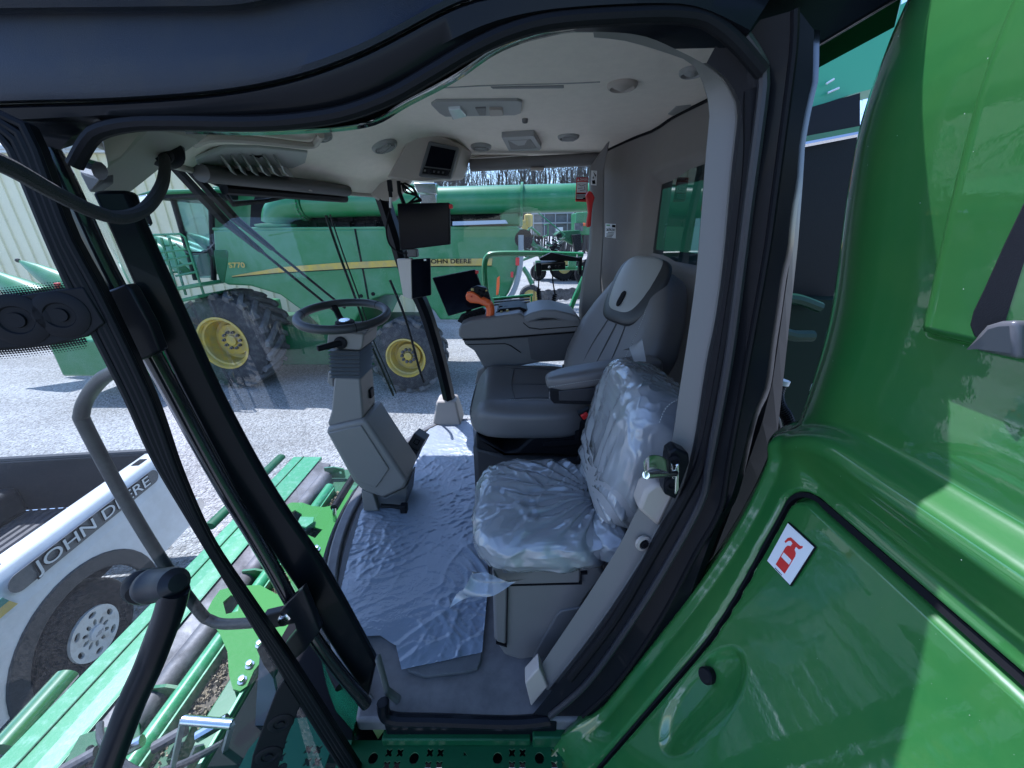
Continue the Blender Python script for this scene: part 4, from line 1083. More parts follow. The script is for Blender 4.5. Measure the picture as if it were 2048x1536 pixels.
po = lines((GO[4:], .646), ([(u + 8, v) for u, v in GO[4:]], .628), (SO, .618), (S1, .606), ([(u + 4, v) for u, v in S1], .618), (S2, .612), (RD, .600), (RD2, .608), ([(u - 12, v) for u, v in SIL], .604), (SIL, .618), ([(u - 4, v) for u, v in SIL], .70), n=80)
bp_ = MB().rings(po, closed=False, caps=False).build('rear_post', BLACKP, cb, smooth=40)
sl_ = lines((S1, .604), n=70)[0]
MB().tube(sl_, .0075, 10).build('door_seal', mat('sheen_rubber', (.02, .02, .026), .35, spec=.4), bp_)
MB().tube(lines((RD, .600), n=70)[0], .005, 8).build('trim_bead', RUBBER, bp_)
MB().tube(lines(([(1503, 180), (1502, 300), (1487, 450), (1466, 600), (1437, 770), (1404, 920), (1366, 1000), (1304, 1110), (1228, 1240), (1140, 1355)], .624), n=60)[0], .011, 10).build('opening_seal', RUBBER, bp_)
# striker loop on its black plate
sp_ = MB().prism(tr([(1338, 906), (1352, 896), (1378, 908), (1380, 925), (1352, 1000), (1330, 990), (1328, 975)], Y=.618), (0, .03, 0)).build('striker_plate', BLACKP, bp_, bevel=.004)
for u, v in ((1348, 922), (1343, 967)):
    MB().lathe(at(u, v, Y=.616), (-.2, -1, .1), [(.012, -.002), (.012, .005), (.007, .008), (.006, .003), (0, .003)], 14).build('screw', INK, sp_)
lp = spline([at(u, v, Y=y) for u, v, y in ((1346, 938, .60), (1338, 923, .57), (1318, 913, .55), (1298, 913, .535), (1288, 923, .53), (1287, 938, .535))], 6)
lo = [at(u, v, Y=y) for u, v, y in ((1346, 958, .60), (1338, 946, .57), (1318, 938, .55), (1298, 940, .535), (1289, 948, .53), (1291, 960, .535))]
lo = spline(lo, 6)
MB().strip(lp, lo, V(.002, .003, 0)).build('striker_band', ZINC, sp_, smooth=60)
MB().tube([at(1292, 950, Y=.535), at(1350, 946, Y=.60)], .0065, 12).build('striker_bar', ZINC, sp_)
MB().prism(tr([(1352, 930), (1359, 928), (1359, 978), (1352, 992), (1349, 986)], Y=.606), (0, .008, 0)).build('striker_bracket', ZINC, sp_, bevel=.002)

# dark flank behind the post
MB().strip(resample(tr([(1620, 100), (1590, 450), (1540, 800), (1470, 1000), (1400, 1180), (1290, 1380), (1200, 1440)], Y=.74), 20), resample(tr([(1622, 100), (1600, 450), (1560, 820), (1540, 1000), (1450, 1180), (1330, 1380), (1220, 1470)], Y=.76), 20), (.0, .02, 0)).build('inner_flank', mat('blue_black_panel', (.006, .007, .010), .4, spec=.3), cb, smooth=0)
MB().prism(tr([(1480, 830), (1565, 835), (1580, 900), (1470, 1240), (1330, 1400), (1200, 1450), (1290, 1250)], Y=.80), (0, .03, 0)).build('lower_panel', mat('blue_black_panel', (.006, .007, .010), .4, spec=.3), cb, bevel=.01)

# ================================================================== green body wall behind the platform
SILT = [(-1.45, .13), (-1.22, .22), (-.74, .415), (-.63, .455), (-.52, .484), (-.42, .502), (-.3, .510), (-.14, .510), (-.02, .488), (.08, .470), (.18, .462), (.28, .482), (.6, .55)]
def sil(z):
    s_ = 0; w_ = 0
    for k in (-2, -1, 0, 1, 2):
        zz = z + k * .03
        for (z0, x0), (z1, x1) in zip(SILT, SILT[1:]):
            if z0 <= zz <= z1 or (zz > z1 and z1 == .6): v = x0 + (x1 - x0) * (zz - z0) / (z1 - z0)
        s_ += v; w_ += 1
    return s_ / w_
def wallx(y, z):
    lo = sstep(-.20, -.42, z)
    r = .22 - .14 * lo
    x = sil(max(z, -1.36)) - .208 * r
    # shoulder steps out below the crease
    cz = -.268 - .07 * sstep(.46, .66, y) ** 1.3
    x += .034 * (1 - sstep(cz + .008, cz - .020, z)) - .008
    x -= .010 * math.exp(-((z - cz + .034) / .020) ** 2)
    if z < cz: x += .010 * math.exp(-((z + .372) / .022) ** 2) * sstep(.56, .50, y)
    c = y - (.64 - .61 * r)
    if c > 0:
        c = min(c, r * .999)
        x += r - sqrt(r * r - c * c)
    # raised access panel above
    d = min(.430 - y, z + .108)
    x -= .024 * sstep(-.003, .008, d)
    # flange bead along the corner of the lower part
    if z < -.24:
        b = abs(y - .602); x -= .011 * (1 - sstep(.0, .022, b)) * sstep(-.28, -.38, z)
        dd = sqrt(((y - .455) / .052) ** 2 + ((z + .83) / .14) ** 2)
        x += .012 * (1 - sstep(.80, 1.0, dd)) * sstep(.40, .47, y)
    return x
# wall meets the platform with a small toe
ZW0, ZW1 = -1.32, .58
YW0, YW1 = -.75, .675
def wf(a, b):
    b2 = b
    y = YW0 + (YW1 - YW0) * (1 - (1 - a) ** 1.8); z = ZW0 + (ZW1 - ZW0) * b2
    x = wallx(y, z)
    if z < -1.10 and y > .45: x -= .05 * sstep(-1.10, -1.25, z) * sstep(.50, .62, y)
    return V(x, y, z)
def door_edge(y, z):          # >0 inside the access door of the lower wall
    r = .05
    dy = .548 - .022 * sstep(-.5, -.8, z) - y; dz = -.395 - z
    if dy < r and dz < r: return r - sqrt((r - min(dy, r)) ** 2 + (r - min(dz, r)) ** 2)
    return min(dy, dz)
def wkeep(a, b):
    y = YW0 + (YW1 - YW0) * (1 - (1 - a) ** 1.8); z = ZW0 + (ZW1 - ZW0) * b
    return door_edge(y, z) < .0
wl = MB()
# the wall in strips that follow the door outline exactly: fine grid, groove cut as relief
def wf2(a, b):
    p = wf(a, b); e = door_edge(p.y, p.z)
    g = (1 - sstep(.004, .011, abs(e - .004)))
    p.x += .022 * g
    return p
wall = wl.grid(wf2, 210, 470).build('body_wall', GREEN, cb, smooth=180)
gk = []
for k in range(160):
    t = k / 159
    # outline of the access door, up its inner side and along the top
    if t < .55: z = -1.28 + (t / .55) * (1.28 - .445); y = .548 - .022 * sstep(-.5, -.8, z); a = None
    elif t < .65:
        q = (t - .55) / .10 * pi / 2; y = .498 + .05 * cos(q); z = -.445 + .05 * sin(q)
    else: y = .498 - (t - .65) / .35 * .9; z = -.395
    gk.append((y, z))
def gpt(y, z, o): return V(wallx(y, z) + o, y, z)
gA = [gpt(y + (.0022 if k < 88 else .0022 if k < 104 else 0), z + (0 if k < 88 else .0025 if k < 104 else .0035), .006) for k, (y, z) in enumerate(gk)]
gB = [gpt(y - (.003 if k < 88 else .003 if k < 104 else 0), z - (0 if k < 88 else .004 if k < 104 else .0055), .006) for k, (y, z) in enumerate(gk)]
MB().strip(gA, gB, (.01, 0, 0)).build('door_gap_shade', INK, wall, smooth=0)  # black strip laid in the groove stands in for the gap's shade
# sticker with extinguisher pictogram (no code printed)
def wpt(u, v, off): return hitf(u, v, lambda p: wallx(p.y, p.z) - off - p.x, .2, 3)
P = [wpt(u, v, .003) for u, v in ((1576, 1043), (1632, 1094), (1581, 1173), (1533, 1122))]
st = MB().prism(P, (.002, 0, 0)).build('extinguisher_sticker', INK, wall, bevel=.002)
def q2(x, y, off): 
    b = P[0] * (1 - x) * (1 - y) + P[1] * x * (1 - y) + P[2] * x * y + P[3] * (1 - x) * y
    return b + V(-off, 0, 0)
def qpoly(pts, off, m): MB().prism([q2(x, y, off) for x, y in pts], (.0006, 0, 0)).build('print', m, st, smooth=0)
qpoly([(.03, .025), (.97, .025), (.97, .975), (.03, .975)], .001, WHITE)
EXR = mat('sign_red', (.62, .03, .025), .4)
qpoly([(.33, .44), (.36, .38), (.42, .35), (.60, .35), (.66, .38), (.69, .44), (.69, .55), (.33, .55)], .0017, EXR)
qpoly([(.33, .67), (.69, .67), (.69, .88), (.33, .88)], .0017, EXR)
qpoly([(.33, .55), (.35, .55), (.35, .67), (.33, .67)], .0017, EXR)
qpoly([(.67, .55), (.69, .55), (.69, .67), (.67, .67)], .0017, EXR)
qpoly([(.45, .27), (.57, .27), (.58, .35), (.44, .35)], .0017, EXR)
qpoly([(.40, .20), (.66, .20), (.72, .16), (.74, .20), (.68, .27), (.42, .27)], .0017, EXR)
qpoly([(.42, .20), (.32, .20), (.25, .26), (.22, .36), (.27, .37), (.30, .30), (.36, .26), (.42, .26)], .0017, EXR)
qpoly([(.36, .945), (.64, .945), (.64, .955), (.36, .955)], .0017, INK)
rs = random.Random(9)
m = MB()
for k in range(260):
    y = rs.uniform(-.1, .60); z = rs.uniform(-1.1, .45); s = rs.choice((.0002, .0003, .0003, .0005))
    if door_edge(y, z) < .02 and door_edge(y, z) > -.02: continue
    c = V(wallx(y, z) - .0012, y, z); a = rs.uniform(0, 3)
    m.add([c + V(0, s * cos(a + j * 1.571), s * 1.3 * sin(a + j * 1.571)) for j in range(4)], [(0, 1, 2, 3)])
o = m.build('dust_specks', mat('pale_dust', (.45, .52, .45), .9), wall, smooth=0); o['kind'] = 'stuff'
# rubber stop
kb = wpt(1421, 1350, .0)
MB().lathe(kb, (-1, -.35, .45), [(.012, -.01), (.0145, .004), (.0145, .016), (.012, .019), (0, .019)], 20).build('rubber_stop', RUBBER, wall)
MB().lathe(wpt(1424, 1362, .0), (-1, -.3, .4), [(.004, 0), (.004, .004), (0, .004)], 10).build('screw', STEEL, wall)
# black handle recess with grey grip
rec = [wpt(u, v, .004) for u, v in ((2075, 375), (2048, 400), (2005, 490), (1965, 580), (1945, 622), (1938, 650), (1946, 672), (1965, 682), (2075, 722))]
rp_ = MB().prism(rec, (.004, 0, 0)).build('handle_recess', mat('recess_black', (.016, .016, .02), .6, spec=.25, bump=.25, bscale=900), wall, bevel=.003)
gp_ = [wpt(u, v, .006) for u, v in ((2080, 640), (2040, 642), (2012, 650), (1995, 668), (1984, 692), (1990, 700), (2080, 720))]
MB().prism(gp_, (-.02, 0, 0)).build('grip', mat('grip_grey', (.10, .10, .11), .3), rp_, bevel=.008, seg=3)
# back of the wall block
MB().box(V(.86, -.12, -.34), (.5, 1.25, 1.8)).build('body_block', GREEN, cb, smooth=0)

# things seen in the slot between cab and body
MB().prism(tr([(1560, 132), (1640, 92), (1720, 54), (1900, -45), (1900, 140), (1712, 186), (1620, 216), (1560, 230)], Y=1.9), (0, .3, 0)).build('tank_extension', mat('tank_lit_teal', (.05, .36, .19), .4), cb, smooth=0)  # teal brightened to look sunlit; the panel itself lies in shade
m = MB()
for a, b in (((1652, 168), (1668, 158)), ((1724, 72), (1752, 58)), ((1655, 186), (1678, 176)), ((1640, 125), (1652, 119))): m.tube(tr([a, b], Y=1.88), .004, 5)
m.build('rivet_marks', WHITE, cb, smooth=0)
MB().prism(tr([(1560, 232), (1720, 186), (1720, 262), (1560, 300)], Y=1.85), (0, .1, 0)).build('tank_hinge_panel', BLACKP, cb, smooth=0)
MB().prism(tr([(1560, 282), (1720, 252), (1720, 270), (1560, 300)], Y=1.83), (0, .02, 0)).build('green_rail', GREEN_DUSTY, cb, smooth=0)
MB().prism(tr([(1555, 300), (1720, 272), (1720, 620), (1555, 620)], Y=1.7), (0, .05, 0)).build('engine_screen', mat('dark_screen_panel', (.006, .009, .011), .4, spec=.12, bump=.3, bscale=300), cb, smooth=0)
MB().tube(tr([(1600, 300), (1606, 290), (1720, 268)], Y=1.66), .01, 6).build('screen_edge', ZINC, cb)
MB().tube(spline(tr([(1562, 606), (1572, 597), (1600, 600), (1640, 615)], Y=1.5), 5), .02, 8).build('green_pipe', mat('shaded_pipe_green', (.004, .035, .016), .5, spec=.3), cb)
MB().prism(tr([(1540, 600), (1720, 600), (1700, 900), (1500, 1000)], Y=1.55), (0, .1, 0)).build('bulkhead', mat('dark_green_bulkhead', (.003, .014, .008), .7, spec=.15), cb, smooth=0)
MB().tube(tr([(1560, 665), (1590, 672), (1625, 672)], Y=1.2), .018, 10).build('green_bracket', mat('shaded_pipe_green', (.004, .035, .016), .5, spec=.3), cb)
hs = spline(tr([(1562, 768), (1555, 790), (1560, 812), (1572, 830), (1580, 850)], Y=.95), 10)
m = MB().tube(hs, [.0125 if i % 2 else .0155 for i in range(len(hs))], 10).build('corrugated_hose', RUBBER, cb, smooth=0)
MB().tube([hs[0], hs[0] + V(.002, 0, .012)], .018, 12).build('hose_collar', WHITE, m)
MB().tube([at(1526, 822, Y=.9), at(1558, 852, Y=.9)], .004, 6).build('stay_wire', STEEL, cb)

# front of the grain tank, seen through the rear cab window
MB().prism([V(1.15, 2.0, -1.2), V(1.15, 3.5, -1.2), V(1.15, 3.5, .75), V(1.15, 2.0, .75)], (.3, 0, 0)).build('tank_front', GREEN_DARK, cb, smooth=0)
MB().prism([V(1.12, 2.15, .12), V(1.12, 2.5, .12), V(1.12, 2.5, .30), V(1.12, 2.15, .30)], (.03, 0, 0)).build('red_cover', RED, cb, smooth=0)
MB().prism([V(1.12, 2.1, -.14), V(1.12, 2.55, -.14), V(1.12, 2.55, .08), V(1.12, 2.1, .08)], (.03, 0, 0)).build('pale_panel', mat('pale_teal_panel', (.25, .38, .34), .4), cb, smooth=0)
MB().prism([V(1.11, 2.1, -.15), V(1.11, 2.55, -.15), V(1.11, 2.55, -.13), V(1.11, 2.1, -.13)], (.01, 0, 0)).build('yellow_line', YELLOW, cb, smooth=0)
# ================================================================== platform deck in front of the sill
def clover(cx, cy, r, rot=.78):
    return [(cx + r * (.74 + .26 * cos(4 * (t - rot))) * cos(t), cy + r * (.74 + .26 * cos(4 * (t - rot))) * sin(t)) for t in [2 * pi * k / 20 for k in range(20)]]
def circ(cx, cy, r, n=20): return [(cx + r * cos(2 * pi * k / n), cy + r * sin(2 * pi * k / n)) for k in range(n)]
dz = -1.285
def dxy(u, v):
    p = at(u, v, Z=dz); return p.x, p.y
holes = []
for u in (746, 828, 995, 1079, 1162): 
    x, y = dxy(u, 1516); holes.append(circ(x, y, .0125))
for u in (778, 800, 860, 881, 1024, 1045, 1108, 1128, 1190, 1211):
    x, y = dxy(u, 1505); holes.append(clover(x, y, .0115))
for u in (773, 793, 856, 878, 1024, 1045, 1109, 1130, 1193, 1214):
    x, y = dxy(u, 1530); holes.append(clover(x, y, .0115))
x, y = dxy(931, 1508); holes.append([(x - .006, y - .003), (x + .006, y - .003), (x - .004, y + .006)])
for row in range(1, 7):
    for k in range(7):
        x0_, y0_ = dxy(746 + k * 83, 1516)
        yy = y0_ - .062 * row
        if yy > .1:
            holes.append(circ(x0_ + (.03 if row % 2 else 0), yy, .0125))
            for i in (0, 1):
                for j in (0, 1): holes.append(clover(x0_ + .055 + (.03 if row % 2 else 0) + i * .017 - .0085, yy + j * .02 - .01, .0115))
xa, ya = dxy(690, 1480); xb_, yb = dxy(1232, 1484)
dk_ = MB().plate([(xa, ya), (xa - .02, .05), (xb_ + .12, .05), (xb_ + .06, yb - .05), (xb_ - .0, yb)], [h for h in holes if all(xa < p[0] < xb_ and p[1] < ya - .005 for p in h)], V(0, 0, dz), V(1, 0, 0), V(0, 1, 0), V(0, 0, -.004)).build('platform', GREEN_DARK, cb, smooth=0, bevel=0)
q = at(770, 1449, Z=-1.255); q1 = at(1060, 1447, Z=-1.255)
MB().box(V((q.x + q1.x) / 2, .622, dz + .015), (q1.x - q.x, .035, .028)).build('deck_upstand', GREEN_DARK, dk_, bevel=.004)
for a, b in ((1064, 1132), (1136, 1185)):
    x0_, _ = dxy(a, 1470); x1_, _ = dxy(b, 1470)
    MB().box(V((x0_ + x1_) / 2, .622, dz + .02), (x1_ - x0_, .04, .046)).build('deck_end_cap', GREEN_DARK, dk_, bevel=.004)
MB().box(V(.0, .75, dz - .08), (1.1, .3, .02)).build('under_sill', INK, cb, smooth=0)
MB().box(V(.01, .66, -1.262), (.035, .02, .012)).build('yellow_clip', YELLOW, dk_, smooth=0)
MB().prism(tr([(730, 1432), (782, 1424), (775, 1452), (756, 1478)], Y=.64), (0, .03, 0)).build('corner_gusset', mat('olive_gusset', (.03, .12, .02), .5), dk_, smooth=0)
# forward wing of the deck, seen through the door glass
wing = [dxy(u, v) for u, v in ((560, 1440), (600, 1400), (660, 1420), (690, 1482))]
x0_, y0_ = dxy(440, 1530)
wp = [(xa - .03, ya), (xa - .10, ya + .055), (xa - .17, ya + .05), (xa - .23, ya + .03), (xa - .25, ya - .02), (xa - .25, .1), (xa - .03, .1)]
wh_ = [clover(xa - .19 + i * .026 + j * .01, ya - .01 - j * .026, .0125) for i in range(2) for j in range(2)] + [clover(xa - .09 + i * .026 + j * .01, ya - .02 - j * .026, .0125) for i in range(2) for j in range(2)]
wh_ += [circ(xa - .14, ya - .06, .014)] + [clover(xa - .2 + i * .026, ya - .12 - j * .026, .0125) for i in range(2) for j in range(2)]
MB().plate(wp, wh_, V(0, 0, dz), V(1, 0, 0), V(0, 1, 0), V(0, 0, -.005)).build('deck_wing', mat('teal_deck', (.012, .11, .06), .6, spec=.25), dk_, smooth=0)
# ================================================================== open door at the left
h0 = at(30, 250, Y=.55); h1 = at(690, 1500, Y=.55)
dd_ = V(-.94, -.34, 0); dn = (h1 - h0).cross(dd_).normalized()
DP = (h0, dn)
def dpx(px, off=0.0):
    n = dn if dn.y < 0 else -dn
    return [at(u, v, P=(h0 + n * off, dn)) for u, v in px]
dtow = dn if dn.y < 0 else -dn
Lp = [(20, 300), (49, 365), (130, 557), (182, 658), (254, 800), (307, 915), (390, 1050), (479, 1198), (600, 1404), (697, 1560)]
Rp = [(81, 300), (140, 463), (202, 577), (307, 800), (360, 950), (422, 1087), (505, 1210), (606, 1356), (735, 1560)]
dr = bpy.data.objects.new('cab_door', None); COL.objects.link(dr); dr.parent = cb
dr.location = V(-.5, .55, FLZ + EZ) - cb.location
dr['label'] = 'glass cab door swung open on its black hinges'
LL = resample(spline(dpx([(-120, 262), (-40, 256), (0, 268)] + Lp), 4), 60); RR = resample(spline(dpx([(-120, 228), (-20, 220), (50, 240)] + Rp), 4), 60)
MB().strip(LL, RR, dtow * -.02).build('edge_seal', RUBBER, dr, bevel=.004)
m = MB()
for f in (.12, .4, .62, .88): 
    m = MB(); m.tube([l.lerp(r, f) + dtow * .003 for l, r in zip(LL, RR)], .0055, 8); m.build('seal_rib', BLACKM, dr)
gp = dpx(Lp[:]) 
far = [p + dd_ * .9 for p in (gp[-1], gp[0])]
MB().add(gp + far, [tuple(range(len(gp) + 2))]).build('door_glass', DOORGLASS, dr, smooth=0)
def frit(px, bolts, dots):
    fr_ = MB().prism(dpx(px, .004), dtow * .006).build('hinge_band', BLACKM, dr, bevel=.002)
    for (u, v, rr) in bolts:
        c = dpx([(u, v)], .010)[0]
        s = rr / 769 * c.length * .95
        MB().lathe(c, dtow, [(s, -.004), (s, .001), (s * .85, .003), (s * .55, .003), (s * .5, .001), (s * .3, .001), (s * .28, .004), (0, .004)], 24).build('hinge_bolt', BLACKM, dr)
    d = MB()
    for (u, v, s) in dots:
        c = dpx([(u, v)], .002)[0]; x, y, z = frame(dtow); k = s / 769 * c.length
        d.add([c + x * k, c + y * k, c - x * k, c - y * k], [(0, 1, 2, 3)])
    o = d.build('frit_dots', BLACKM, dr, smooth=0); o['kind'] = 'stuff'
dots = []
for row in range(5):
    for k in range(36):
        t = k / 36
        u = -30 + 205 * t + (row % 2) * 2.8
        dots.append((u, 602 - 24 * t - row * 4.6 - 3, 2.3 - row * .4))
        dots.append((u, 698 - 14 * t * t - 10 * t + row * 4.6 + 3, 2.3 - row * .4))
frit([(-60, 602), (0, 598), (60, 588), (120, 579), (172, 573), (215, 645), (180, 672), (100, 690), (0, 697), (-60, 700)], [(35, 640, 33), (122, 630, 31)], dots)
frit([(569, 1355), (553, 1380), (530, 1440), (506, 1508), (498, 1560), (548, 1560), (575, 1470), (602, 1404)], [(562, 1446, 17), (538, 1511, 17)], [])
# hinge brackets on the post
def bracket(px, Y, bolt=None, bevel=.003):
    b = MB().prism(tr(px, Y=Y), (0, .018, 0)).build('hinge_bracket', BLACKP, dr, bevel=bevel)
    if bolt:
        MB().lathe(at(*bolt, Y=Y), (.1, -1, .2), [(.013, -.002), (.013, .004), (.009, .005), (.009, .013), (0, .013)], 6).build('hinge_bolt', ZINC, b)
bracket([(205, 585), (250, 568), (262, 580), (300, 650), (320, 702), (300, 714), (265, 728), (258, 705), (262, 684), (248, 664), (232, 650), (222, 650)], .585)
bracket([(525, 1232), (560, 1224), (575, 1205), (605, 1178), (640, 1262), (612, 1300), (592, 1318), (578, 1305), (570, 1288), (592, 1262), (588, 1248), (560, 1254), (530, 1262)], .585, (570, 1235))
# grab rail outside the windscreen corner
gr_ = spline([at(u, v, Y=y) for u, v, y in ((262, 700, .64), (236, 738, .66), (205, 757, .68), (176, 792, .70), (164, 826, .70), (172, 855, .70), (250, 1000, .70), (330, 1130, .70), (400, 1224, .70), (420, 1240, .70), (450, 1248, .69), (520, 1244, .66), (570, 1240, .63))], 6)
MB().tube(gr_, .0125, 12).build('grab_rail', mat('worn_black_rail', (.014, .015, .017), .5, col2=(.05, .05, .05), vscale=18, vlo=.5, vhi=.8), cb)
# door pull bar with rubber elbow (inside the glass)
hb_ = spline([at(u, v, P=(h0 + dtow * o, dn)) for u, v, o in ((350, 1178, .05), (338, 1225, .055), (310, 1300, .06), (296, 1335, .06), (262, 1410, .06), (215, 1536, .06), (195, 1590, .06))], 6)
pb = MB().tube(hb_, [.026] * len(hb_), 14, flat=.8).build('pull_bar', BLACKP, dr)
e0 = at(296, 1172, P=(h0 + dtow * .006, dn)); e1 = at(352, 1166, P=(h0 + dtow * .052, dn)); ea = (e1 - e0)
eb = MB().lathe(e0, ea, [(.020, 0), (.027, .004), (.029, .012), (.0285, .020), (.026, .024), (.0265, ea.length * .75), (.024, ea.length * .95), (.014, ea.length + .006), (0, ea.length + .008)], 24)
eb.build('elbow', mat('blue_black_rubber', (.012, .013, .017), .45, spec=.3), pb)
MB().lathe(at(292, 1172, P=(h0 + dtow * .0, dn)), dtow, [(.022, -.02), (.03, -.01), (.034, .0), (.03, .012), (.02, .02)], 20).build('glass_grommet', BLACKM, pb)

# ================================================================== feeder house top, below and in front
ZF = -1.7
fh = bpy.data.objects.new('feeder_house', None); COL.objects.link(fh); fh.parent = cb
fh.location = V(-1.45, 1.6, ZF + EZ) - cb.location
fh['label'] = 'green feeder house top with steel roller, seen past the cab post'
def fbox(x0, x1, y0, y1, z0, z1, name, m, bevel=.005): return MB().box(((x0 + x1) / 2, (y0 + y1) / 2, (z0 + z1) / 2), (x1 - x0, y1 - y0, z1 - z0)).build(name, m, fh, bevel=bevel)
fbox(-1.78, -1.55, .35, 2.70, ZF - .03, ZF, 'top_deck', GREEN_WORN_SKY)
fbox(-1.70, -1.695, .35, 2.70, ZF, ZF + .006, 'deck_seam', GREEN_DARK, 0)
MB().prism([V(-1.55, .35, ZF - .001), V(-1.63, .35, ZF + .004), V(-1.63, .35, ZF - .02), V(-1.55, .35, ZF - .02)], (0, 2.3, 0)).build('deck_fold', GREEN_WORN_SKY, fh)
MB().prism([V(-1.56, .35, ZF - .01), V(-1.46, .35, ZF - .03), V(-1.46, .35, ZF - .05), V(-1.56, .35, ZF - .03)], (0, 2.29, 0)).build('steel_apron', STEEL, fh, smooth=0)
MB().tube([V(-1.44, .35, ZF - .055), V(-1.44, 2.50, ZF - .055)], .05, 20).build('steel_roller', STEEL, fh, smooth=50)
for y in (.98, 1.55, 2.52):
    MB().plate([(-.03, -.05), (.12, -.05), (.12, .03), (.04, .05), (-.03, .04)], [circ(.09, .0, .012, 12)], V(-1.42, y, ZF - .03), V(1, 0, 0), V(0, 0, 1), V(0, .012, 0)).build('roller_bracket', GREEN, fh, smooth=0)
MB().tube([V(-1.32, .35, ZF - .02), V(-1.32, 2.32, ZF - .02)], .035, 14).build('green_bar', GREEN_WORN_SKY, fh, smooth=50)
for y0 in (.35,):
    fbox(-1.28, -1.165, y0, 2.30, ZF - .08, ZF - .06, 'debris_trough', mat('dirty_trough', (.05, .045, .035), .9, col2=(.16, .13, .09), vscale=14), 0)
fbox(-1.285, -1.275, .35, 2.30, ZF - .08, ZF - .005, 'trough_wall', GREEN_WORN_SKY, .002)
rd = random.Random(6)
m = MB()
for k in range(900):
    p = V(rd.uniform(-1.27, -1.175), rd.uniform(.7, 2.3), ZF - .055 + rd.uniform(0, .012)); s = rd.uniform(.003, .012)
    R = Euler((rd.random() * 3, rd.random() * 3, rd.random() * 3)).to_matrix()
    m.box(p, (s * 2.2, s * .8, s * .5), R)
o = m.build('crop_debris', mat('chaff', (.36, .29, .19), .8, var=.6, vscale=60), fh, smooth=0); o['kind'] = 'stuff'
fbox(-1.165, -1.06, .30, 2.34, ZF - .05, ZF - .012, 'side_channel', GREEN, .006)
fbox(-1.075, -1.06, .30, 2.34, ZF - .012, ZF + .012, 'channel_lip', GREEN_WORN_SKY, .003)
fbox(-1.80, -1.05, .40, 2.66, ZF - .75, ZF - .09, 'house_body', GREEN_DARK, .02)
# curled green guard along the outer edge
MB().tube([V(-1.86, 1.05, ZF - .02), V(-1.83, .80, ZF - .02)], .045, 12, flat=.7).build('edge_guard', GREEN, fh)
MB().tube([V(-1.88, 2.70, ZF + .0), V(-1.88, 1.9, ZF + .0)], .035, 12, flat=.7).build('edge_guard', GREEN_DARK, fh)
def fplate(px, holes, z, name='lock_plate'):
    P = [(at(u, v, Z=z).x, at(u, v, Z=z).y) for u, v in px]
    H = [[(at(u, v, Z=z).x, at(u, v, Z=z).y) for u, v in h] for h in holes]
    return MB().plate(P, H, V(0, 0, z), V(1, 0, 0), V(0, 1, 0), V(0, 0, -.012)).build(name, mat('bright_green_plate', (.03, .19, .025), .55, spec=.2), fh, smooth=0)
pl1 = fplate([(560, 1030), (570, 1012), (582, 1005), (604, 1005), (625, 1012), (648, 1014), (668, 1010), (682, 998), (690, 982), (697, 978), (723, 984), (700, 1030), (664, 1082), (640, 1130), (606, 1180), (590, 1125), (574, 1070)],
       [[(572, 1042), (580, 1026), (590, 1020), (604, 1028), (602, 1040), (588, 1050)], [(600, 1055), (616, 1050), (645, 1059), (630, 1076), (612, 1068)]], ZF + .02)
for u, v in ((634, 1100), (624, 1118)): MB().lathe(at(u, v, Z=ZF + .02), (0, 0, 1), [(.020, 0), (.020, .006), (.013, .008), (.013, .026), (0, .028)], 10).build('bolt', ZINC, pl1)
MB().prism([at(u, v, Z=ZF + .05) for u, v in ((593, 1050), (601, 1033), (628, 1034), (626, 1044), (612, 1054))], (0, 0, -.012)).build('tab', GREEN_WORN_SKY, pl1, smooth=0)
pl2 = fplate([(412, 1226), (425, 1200), (440, 1180), (470, 1172), (520, 1170), (585, 1205), (600, 1250), (545, 1295), (508, 1341), (494, 1372), (480, 1382), (466, 1378), (458, 1350), (455, 1303), (440, 1268)],
       [[(446, 1204), (462, 1190), (480, 1198), (476, 1222), (452, 1228)]], ZF + .02)
for u, v in ((500, 1331), (485, 1362), (520, 1290)): MB().lathe(at(u, v, Z=ZF + .02), (0, 0, 1), [(.017, 0), (.017, .005), (.011, .007), (.011, .022), (0, .024)], 10).build('bolt', ZINC, pl2)
# rubber covered bar beside the cab nose
MB().tube([V(-1.12, 2.36, -1.6), V(-1.11, 1.95, -1.6)], .024, 12).build('rubber_grip', RUBBER, fh)
MB().tube([V(-1.11, 1.95, -1.6), V(-1.11, 1.93, -1.68)], .012, 8).build('grip_stem', ZINC, fh)
MB().prism(tr([(690, 1020), (700, 990), (722, 972), (724, 985), (700, 1040), (690, 1060)], Y=1.9), (0, .05, 0)).build('grip_bracket', SKIN, fh, bevel=.004)
# hydraulic couplers and hoses at the near end
m = MB()
for k in range(26):
    p = V(rd.uniform(-1.5, -.85), rd.uniform(.35, .85), rd.uniform(-1.78, -1.62)); m.box(p, (rd.uniform(.02, .12), rd.uniform(.03, .12), rd.uniform(.02, .07)), Euler((0, 0, rd.random())).to_matrix())
m.build('coupler_blocks', GREEN_DARK, fh, smooth=0, bevel=.003)['kind'] = 'stuff'
HOSE = mat('grey_hose', (.03, .03, .034), .5)
for k in range(4):
    y = .55 + .05 * k; z = -1.55 - .02 * (k % 3)
    MB().tube(spline([V(-1.45, y + .12, z - .06), V(-1.3, y + .02, z + .02), V(-1.1, y + rd.uniform(-.05, .05), z), V(-.9, y + .1, z - .04), V(-.75, y + .25, z - .1)], 6), rd.choice((.011, .014, .017)), 8).build('hydraulic_hose', HOSE if k % 2 else RUBBER, fh)
for k in range(5):
    MB().tube([V(-1.42 + .12 * k, .68 + .03 * k, -1.58), V(-1.34 + .12 * k, .72 + .03 * k, -1.56)], .018, 10).build('coupler', ZINC if k % 2 else STEEL, fh)
